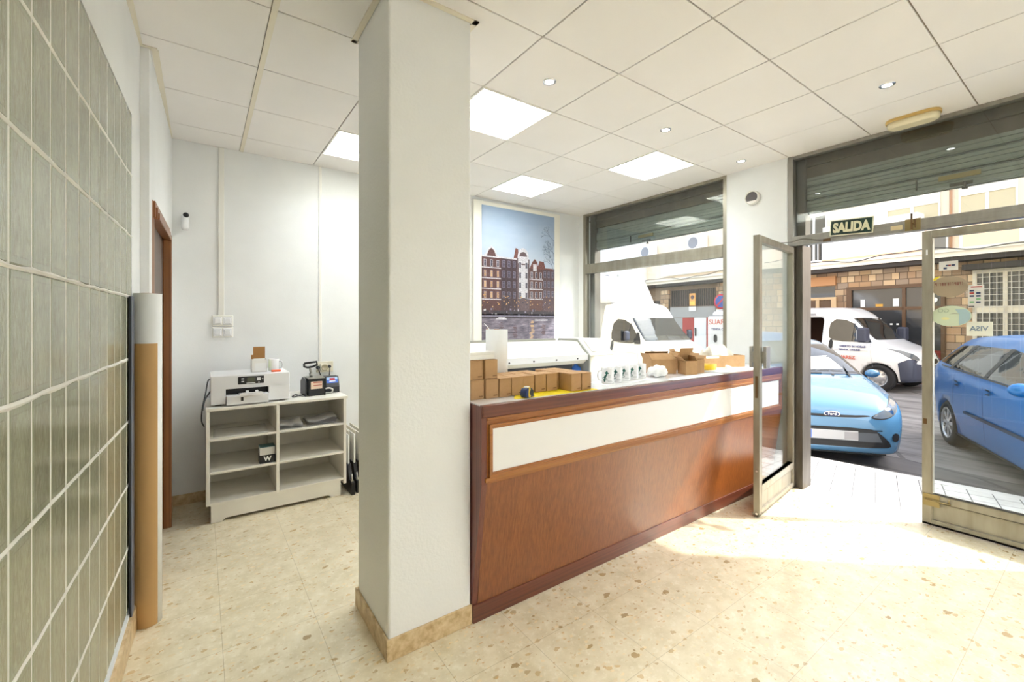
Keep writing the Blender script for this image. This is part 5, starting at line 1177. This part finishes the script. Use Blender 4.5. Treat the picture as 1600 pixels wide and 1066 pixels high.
ob('badge', MB().prism(el(.086, .035), 'x', xe-.02, xe+.012), CHROME, t, local=True, bevel=.003); ob('badge_field', MB().prism(el(.074, .026), 'x', xe+.011, xe+.0135), mat('badge_dark_blue', C(30, 44, 84), .3), t, local=True)
ob('badge_lettering', text_mb('Ford', .046, (xe+.0145, 0, .653), (0, 1, 0), (0, 0, 1), .0006, bold=.0008), CHROME, t, local=True)
for sg in (1, -1):
    fl = [(sg*(.66+.045*cos(2*pi*k/16)), .40+.05*sin(2*pi*k/16)) for k in range(16)]
    pob('fog_lamp', P(fl, 0, 1, .005, .04), TRIMB)
    sw_ = [(-1.42, .98), (-1.62, 1.16), (-1.95, 1.385), (-2.3, 1.425), (-3.0, 1.38), (-3.35, 1.22), (-3.3, 1.08), (-2.3, 1.0)]
    pob('side_window', P(sw_, 1, sg, .011, .05), CARGLASS)
    mr = MB(); bmesh.ops.create_uvsphere(mr.bm, u_segments=16, v_segments=10, radius=1)
    for v in mr.bm.verts: v.co = Vector((v.co.x*.05-1.36, v.co.y*.09+sg*.94, v.co.z*.058+1.02))
    ob('mirror', mr, LB, t, local=True, smooth=True)
    for x in (-.82, -3.31): wheel(t, x, sg*.74, .305, .19, sg, 7, ALLOY)
    m = MB(); patch(bv, [(-1.35, .3), (-1.345, .3), (-1.345, .97), (-1.35, .97)], 1, sg, .002, .1, m); patch(bv, [(-2.35, .3), (-2.345, .3), (-2.345, .99), (-2.35, .99)], 1, sg, .002, .1, m); pob('door_seams', m, TRIMB, .003)
m = MB(); patch(bv, [(-.72, 1.03), (.2, 1.038), (.2, 1.05), (-.72, 1.045)], 0, 1, .018, .06, m); pob('wiper', m, TRIMB, .012)
m = MB(); patch(bv, [(-1.08, -.68), (-1.03, -.7), (-1.03, .7), (-1.08, .68)], 2, 1, .006, .06, m); pob('scuttle', m, TRIMB, .004)
m = MB(); patch(bv, [(-.95, .30), (-.90, .31), (-.90, .33), (-.95, .33)], 2, 1, .01, .06, m); pob('washer_jet', m, TRIMB, .01)
ob('underbody', MB().box(-3.7, -.2, -.62, .62, .14, .3), TRIMB, t, local=True)
ob('windscreen_patch', patch(bv, [(.10, 1.08), (.50, 1.10), (.40, 1.26), (.06, 1.24)], 0, 1, .017, .05), mat('windscreen_patch_white', C(228, 228, 226), .3), t, local=True)  # pale patch laid over part of the windscreen
place(t, (6.19, 2.04, ZR_), (-.803, -.595))
# ------------------------------------------------------------------ strong blue compact MPV
BB = mat('bright_blue_car_paint', C(0, 104, 178), .3, .2, coat=.35)
t = thing('compact_car', 'bright blue compact car seen from its side behind the closed glass door', 'car', (0, 0, 0))
ST = [(0.0, .28, .46, .52, .62, .36), (-.05, .22, .66, .60, .74, .5), (-.18, .19, .80, .70, .85, .62), (-.45, .18, .87, .84, .97, .68), (-.85, .18, .90, .96, 1.10, .70), (-1.15, .18, .905, 1.0, 1.20, .70), (-1.6, .18, .91, 1.02, 1.42, .62), (-2.05, .18, .91, 1.03, 1.55, .575), (-2.6, .18, .91, 1.05, 1.59, .57), (-3.5, .18, .91, 1.08, 1.575, .57), (-4.05, .19, .90, 1.10, 1.52, .56), (-4.30, .22, .86, 1.10, 1.40, .56), (-4.44, .28, .80, 1.0, 1.16, .54), (-4.50, .38, .66, .80, .88, .46)]
mb = body_bm(ST); bv = BVHTree.FromBMesh(mb.bm)
mesh_ob('body', cut(mb, [arch(x, .315, y0, y1) for x in (-.86, -3.70) for y0, y1 in ((.60, 1.1), (-1.1, -.60))], [BB]), t, [BB])
for sg in (1, -1):
    pob('side_window', P([(-1.55, 1.06), (-1.75, 1.22), (-2.05, 1.39), (-2.42, 1.43), (-2.46, 1.085)], 1, sg, .011, .05), CARGLASS)
    pob('side_window', P([(-2.56, 1.09), (-2.52, 1.435), (-3.36, 1.435), (-3.50, 1.125)], 1, sg, .011, .05), CARGLASS)
    pob('side_window', P([(-3.60, 1.145), (-3.46, 1.435), (-3.92, 1.41), (-4.14, 1.21), (-4.10, 1.17)], 1, sg, .011, .05), CARGLASS)
    pob('pillar_trim', P([(-2.46, 1.07), (-2.42, 1.44), (-2.52, 1.44), (-2.56, 1.07)], 1, sg, .014, .05), TRIMB); pob('pillar_trim', P([(-3.50, 1.1), (-3.36, 1.44), (-3.46, 1.44), (-3.60, 1.12)], 1, sg, .014, .05), TRIMB)
    m = MB(); patch(bv, [(-1.45, 1.035), (-1.45, 1.052), (-3.9, 1.135), (-3.9, 1.12)], 1, sg, .022, .05, m); pob('window_sill_strip', m, TRIMB, .006)
    m = MB(); patch(bv, [(-1.35, .55), (-1.35, .585), (-3.03, .60), (-3.03, .565)], 1, sg, .012, .1, m); pob('side_moulding', m, mat('side_strip_dark', C(40, 60, 84), .5), .012)
    m = MB(); patch(bv, [(-2.50, .3), (-2.495, .3), (-2.495, 1.06), (-2.50, 1.06)], 1, sg, .0015, .1, m); patch(bv, [(-1.28, .3), (-1.275, .3), (-1.275, 1.03), (-1.28, 1.03)], 1, sg, .0015, .1, m); patch(bv, [(-3.42, .62), (-3.415, .62), (-3.36, 1.1), (-3.365, 1.1)], 1, sg, .0015, .1, m); pob('door_seams', m, mat('seam_dark_blue', C(14, 60, 110), .5), .002)
    for x in (-2.36, -3.28):
        h_ = pob('door_handle', P(chaikin([(x-.10, .925), (x+.10, .915), (x+.10, .945), (x-.10, .955)], 1), 1, sg, .022, .05), BB, .02); m = MB(); patch(bv, [(x-.06, .90), (x+.05, .895), (x+.05, .955), (x-.06, .965)], 1, sg, .003, .05, m); solid(ob('handle_recess', m, TRIMB, h_, local=True), .003)
    mr = MB(); bmesh.ops.create_uvsphere(mr.bm, u_segments=16, v_segments=10, radius=1)
    for v in mr.bm.verts: v.co = Vector((v.co.x*.07-1.42, v.co.y*.10+sg*.98, v.co.z*.07+1.08))
    ob('mirror', mr, BB, t, local=True, smooth=True)
    for x in (-.86, -3.70): wheel(t, x, sg*.79, .318, .205, sg, 8, ALLOY, .68)
    pob('tail_lamp', P(chaikin([(-4.38, .82), (-4.28, .84), (-4.22, 1.12), (-4.30, 1.16)], 1), 1, sg, .004, .06), mat('tail_lamp_red', C(150, 30, 34), .15, coat=1.))
    m = MB(); patch(bv, [(-.5, .19), (-.5, .235), (-4.1, .25), (-4.1, .2)], 1, sg, .004, .15, m); pob('sill_strip', m, TRIMB, .004)
pob('windscreen', P([(-.70, 1.14), (.70, 1.14), (.60, 1.50), (-.60, 1.50)], 0, 1, .011, .05), CARGLASS)
pob('rear_window', P([(-.58, 1.14), (.58, 1.14), (.5, 1.44), (-.5, 1.44)], 0, -1, .011, .05), CARGLASS)
ob('underbody', MB().box(-4.0, -.2, -.66, .66, .15, .3), TRIMB, t, local=True)
hd = Vector((-.905, -.425)).normalized(); rw = Vector((8.74, 1.45)); lft = Vector((-hd.y, hd.x))
n_ = rw-lft*(-.86)+hd*3.70
place(t, (n_.x, n_.y, ZR_), hd)
# ------------------------------------------------------------------ white panel van and box truck
VW = mat('white_van_paint', C(240, 240, 240), .25, coat=.8); VG = mat('van_grey_blue_bumper', C(66, 70, 86), .5); BROWN = mat('van_brown_lining', C(74, 44, 30), .7)
def fx_(x): return x*.84 if x > -2.6 else x+.416     # short nose
patch0 = patch
def van(t, L, Hh, truck=False):
    def patch(b_, poly, ax, sg, eps, seg=.06, mb=None, mi=0):
        return patch0(b_, [(fx_(p[0])*(.93 if p[0] < -1.1 else 1), p[1]) for p in poly] if ax == 1 else poly, ax, sg, eps, seg, mb, mi)
    ST = [(0.0, .38, .62, .62, .74, .50), (-.06, .30, .80, .74, .88, .62), (-.20, .27, .92, .88, 1.02, .72), (-.50, .26, .985, 1.0, 1.13, .78), (-.85, .26, 1.0, 1.08, 1.27, .80), (-1.05, .26, 1.01, 1.10, 1.40, .79), (-1.45, .26, 1.02, 1.14, 1.80, .76), (-1.80, .26, 1.025, 1.16, Hh-.09, .76), (-2.2, .26, 1.025, 1.18, Hh-.01, .78)]
    ST += [(-2.62, .26, 1.025, 1.18, Hh, .80), (-2.66, .4, 1.0, 1.15, Hh-.04, .78)] if truck else [(-3.0, .26, 1.025, 1.2, Hh, .82), (-L+.2, .26, 1.02, 1.2, Hh, .82), (-L+.03, .28, 1.0, 1.18, Hh-.02, .80), (-L, .32, .97, 1.15, Hh-.06, .77)]
    ST = [(fx_(q[0]) if q[0] > -2.6 or truck else q[0], *q[1:]) for q in ST]
    mb = body_bm(ST); bv = BVHTree.FromBMesh(mb.bm)
    cs_ = [arch(-.70, .345, y0, y1) for y0, y1 in ((.62, 1.2), (-1.2, -.62))]
    if not truck: cs_ += [arch(-L+1.05, .345, y0, y1) for y0, y1 in ((.62, 1.2), (-1.2, -.62))]
    mats_ = [VW, BROWN]
    if not truck:
        c = MB(); c.prism([(-1.96, .50), (-1.96, 1.80), (-1.99, 1.86), (-2.05, 1.88), (-3.39, 1.88), (-3.45, 1.82), (-3.45, .50)], 'y', -1.3, .8, 1); cs_.append(c)
    me = cut(mb, cs_, mats_); o = mesh_ob('body', me, t)
    Q = lambda poly, ax, sg, eps=.004, seg=.08: patch(bv, poly, ax, sg, eps, seg)
    pb_ = lambda name, mb_, m, th=.005, par=None: solid(ob(name, mb_, m, par or t, local=True), th)
    pb_('windscreen', Q([(-.80, 1.30), (.80, 1.30), (.74, 1.86), (-.74, 1.86)], 0, 1, .013, .05), CARGLASS)
    for sg in (1, -1):
        pb_('side_window', Q(chaikin([(-1.18, 1.24), (-1.30, 1.42), (-1.72, 1.80), (-2.28, 1.84), (-2.34, 1.36), (-2.12, 1.24)], 1), 1, sg, .013, .05), CARGLASS)
        m = MB(); patch(bv, [(-1.62, 1.25), (-1.60, 1.25), (-1.60, 1.72), (-1.62, 1.72)], 1, sg, .018, .06, m); pb_('window_divider', m, TRIMB, .008)
        pb_('mirror_base', Q([(-1.02, 1.22), (-1.3, 1.22), (-1.36, 1.50), (-1.28, 1.48)], 1, sg, .006, .1), TRIMB, .02)
        mr = MB(); bmesh.ops.create_cube(mr.bm, size=1)
        for v in mr.bm.verts: v.co = Vector((v.co.x*(.10 if truck else .20)+fx_(-1.30)+(0 if truck else .16), v.co.y*(.16 if truck else .26)+sg*(1.12 if truck else 1.17), v.co.z*(.24 if truck else .38)+1.42))
        mo = ob('mirror', mr, VG, t, local=True, bevel=.05, seg=3); ob('mirror_glass', MB().box(fx_(-1.30)-(.058 if truck else -.052), fx_(-1.30)-(.05 if truck else -.06), sg*1.17-.09, sg*1.17+.09, 1.30, 1.55), PLASTIC if not truck else CARGLASS, mo, local=True)
        m = MB(); patch(bv, [(-.95, .62), (-.945, .62), (-1.12, 1.2), (-1.125, 1.2)], 1, sg, .0015, .1, m); patch(bv, [(-2.42, .4), (-2.415, .4), (-2.415, 1.9), (-2.42, 1.9)], 1, sg, .0015, .1, m); patch(bv, [(-1.15, 1.0), (-1.15, 1.006), (-2.4, 1.006), (-2.4, 1.0)], 1, sg, .002, .1, m); pb_('door_seams', m, mat('seam_grey', C(150, 150, 154), .5), .002)
        pb_('door_handle', Q(chaikin([(-2.28, 1.02), (-2.16, 1.02), (-2.16, 1.28), (-2.28, 1.28)], 1), 1, sg, .008, .06), TRIMB, .016)
        pb_('headlamp', Q(chaikin([(-.14, .90), (-.30, .98), (-.72, 1.11), (-.50, 1.07), (-.22, 1.02)], 1), 1, sg, .008, .06), CLEAR, .01)
        pb_('headlamp', Q(chaikin([(sg*.55, .80), (sg*.86, .86), (sg*.90, 1.02), (sg*.72, 1.0), (sg*.58, .90)], 1), 0, 1, .008, .06), CLEAR, .01)
        wheel(t, -.70, sg*.88, .345, .23, sg, 8, ALLOY, .60, True)
        if truck: wheel(t, -L+1.0, sg*.80, .345, .3, sg, 8, ALLOY, .60, True)
        else: wheel(t, -L+1.05, sg*.88, .345, .23, sg, 8, ALLOY, .60, True)
        pb_('bumper_corner', Q([(-.0, .30), (-.32, .28), (-.33, .52), (-.36, .74), (-.16, .84), (-.0, .84)], 1, sg, .010, .07), VG, .02)
        m = MB(); patch(bv, [(-1.5, .28), (-1.5, .42), (-L+1.6 if not truck else -2.6, .42), (-L+1.6 if not truck else -2.6, .28)], 1, sg, .006, .12, m); pb_('sill_strip', m, VG if not truck else VW, .01)
    pb_('bumper', Q([(-.85, .30), (.85, .30), (.82, .70), (.5, .66), (-.5, .66), (-.82, .70)], 0, 1, .012, .08), VG, .02)
    pb_('grille', Q([(-.5, .70), (.5, .70), (.45, .82), (-.45, .82)], 0, 1, .012, .08), TRIMB, .01)
    pb_('lower_grille', Q([(-.5, .36), (.5, .36), (.45, .52), (-.45, .52)], 0, 1, .018, .08), BLACK, .01)
    ob('underbody', MB().box(-L+.3 if not truck else -2.6, -.3, -.8, .8, .24, .45), TRIMB, t, local=True)
    return bv
t = thing('panel_van', 'white panel van with open sliding door and red lettering across the street', 'van', (0, 0, 0))
VL = 5.5; bv = van(t, VL, 2.16)
NAVY = mat('van_navy_lettering', C(112, 116, 150), .5); VRED = mat('van_red_lettering', C(214, 120, 104), .5)
def vtext(name, s, x, z, size, m, sx_=1):   # on the right side (y<0): reading direction is +x (forward)
    y = bv.ray_cast(Vector((x, -5, z)), Vector((0, 1, 0)))[0].y
    tb_ = text_mb(s, size, (x, y-.008, z), (1, 0, 0), (0, 0, 1), .003, bold=.004, sx=sx_); ob(name, tb_, m, t, local=True)
vtext('lettering', 'ABIERTO 24 HORAS', -1.24, 1.11, .07, NAVY, .95); vtext('lettering', 'TIENDA  ONLINE', -1.30, 1.02, .066, NAVY, .95); vtext('lettering', 'SUAREZ', -1.38, .82, .12, VRED); vtext('lettering', '- - - - - - -', -1.42, .70, .05, VRED); vtext('lettering', '- - - - -', -1.42, .63, .06, NAVY)
# the opened sliding door stands outside the rear flank
sd = ob('sliding_door', MB().prism([(-4.15, .42), (-5.46, .42), (-5.46, 1.9), (-5.41, 1.95), (-4.20, 1.95), (-4.15, 1.9)], 'y', -1.10, -1.055), VW, t, local=True, bevel=.01)
ob('sliding_handle', MB().prism(chaikin([(-5.22, 1.06), (-5.10, 1.06), (-5.10, 1.32), (-5.22, 1.32)], 1), 'y', -1.12, -1.10), TRIMB, sd, local=True)
ob('lettering', text_mb('SUAREZ', .24, (-4.98, -1.103, 1.74), (1, 0, 0), (0, 0, 1), .002, bold=.004), VRED, sd, local=True); ob('lettering', text_mb('TIENDA ONLINE', .1, (-4.95, -1.103, 1.5), (1, 0, 0), (0, 0, 1), .002, bold=.003), NAVY, sd, local=True)
ob('door_rail', MB().box(-5.4, -2.1, -1.045, -1.0, 1.93, 1.985), mat('seam_grey'), t, local=True)
hv = Vector((-sin(FA), -cos(FA))); nose = Vector((13.73, 2.90))+Vector((cos(FA), -sin(FA)))*1.03
place(t, (nose.x, nose.y, ZR_), hv)
t = thing('box_truck', 'white box truck in the street outside the display window', 'truck', (0, 0, 0))
bv = van(t, 6.2, 2.28, True)
ob('cargo_box', MB().box(-6.4, -2.72, -1.12, 1.12, .80, 3.05), mat('box_truck_white', C(242, 242, 242), .4), t, local=True, bevel=.03); df = MB(); df.loft([[Vector((-2.0, y, 2.26)) for y in (-.8, -.4, 0, .4, .8)]+[Vector((-2.68, y, 2.26)) for y in (.9, 0, -.9)], [Vector((-2.35, y, 2.75)) for y in (-.9, -.4, 0, .4, .9)]+[Vector((-2.70, y, 2.75)) for y in (1.0, 0, -1.0)], [Vector((-2.62, y, 3.02)) for y in (-1.0, -.4, 0, .4, 1.0)]+[Vector((-2.72, y, 3.02)) for y in (1.0, 0, -1.0)]]); ob('roof_fairing', df, VW, t, local=True)
ob('chassis', MB().box(-6.3, -2.5, -.5, .5, .5, .8), TRIMB, t, local=True)
place(t, (9.35, 5.75, ZR_), (-.11, -.994))
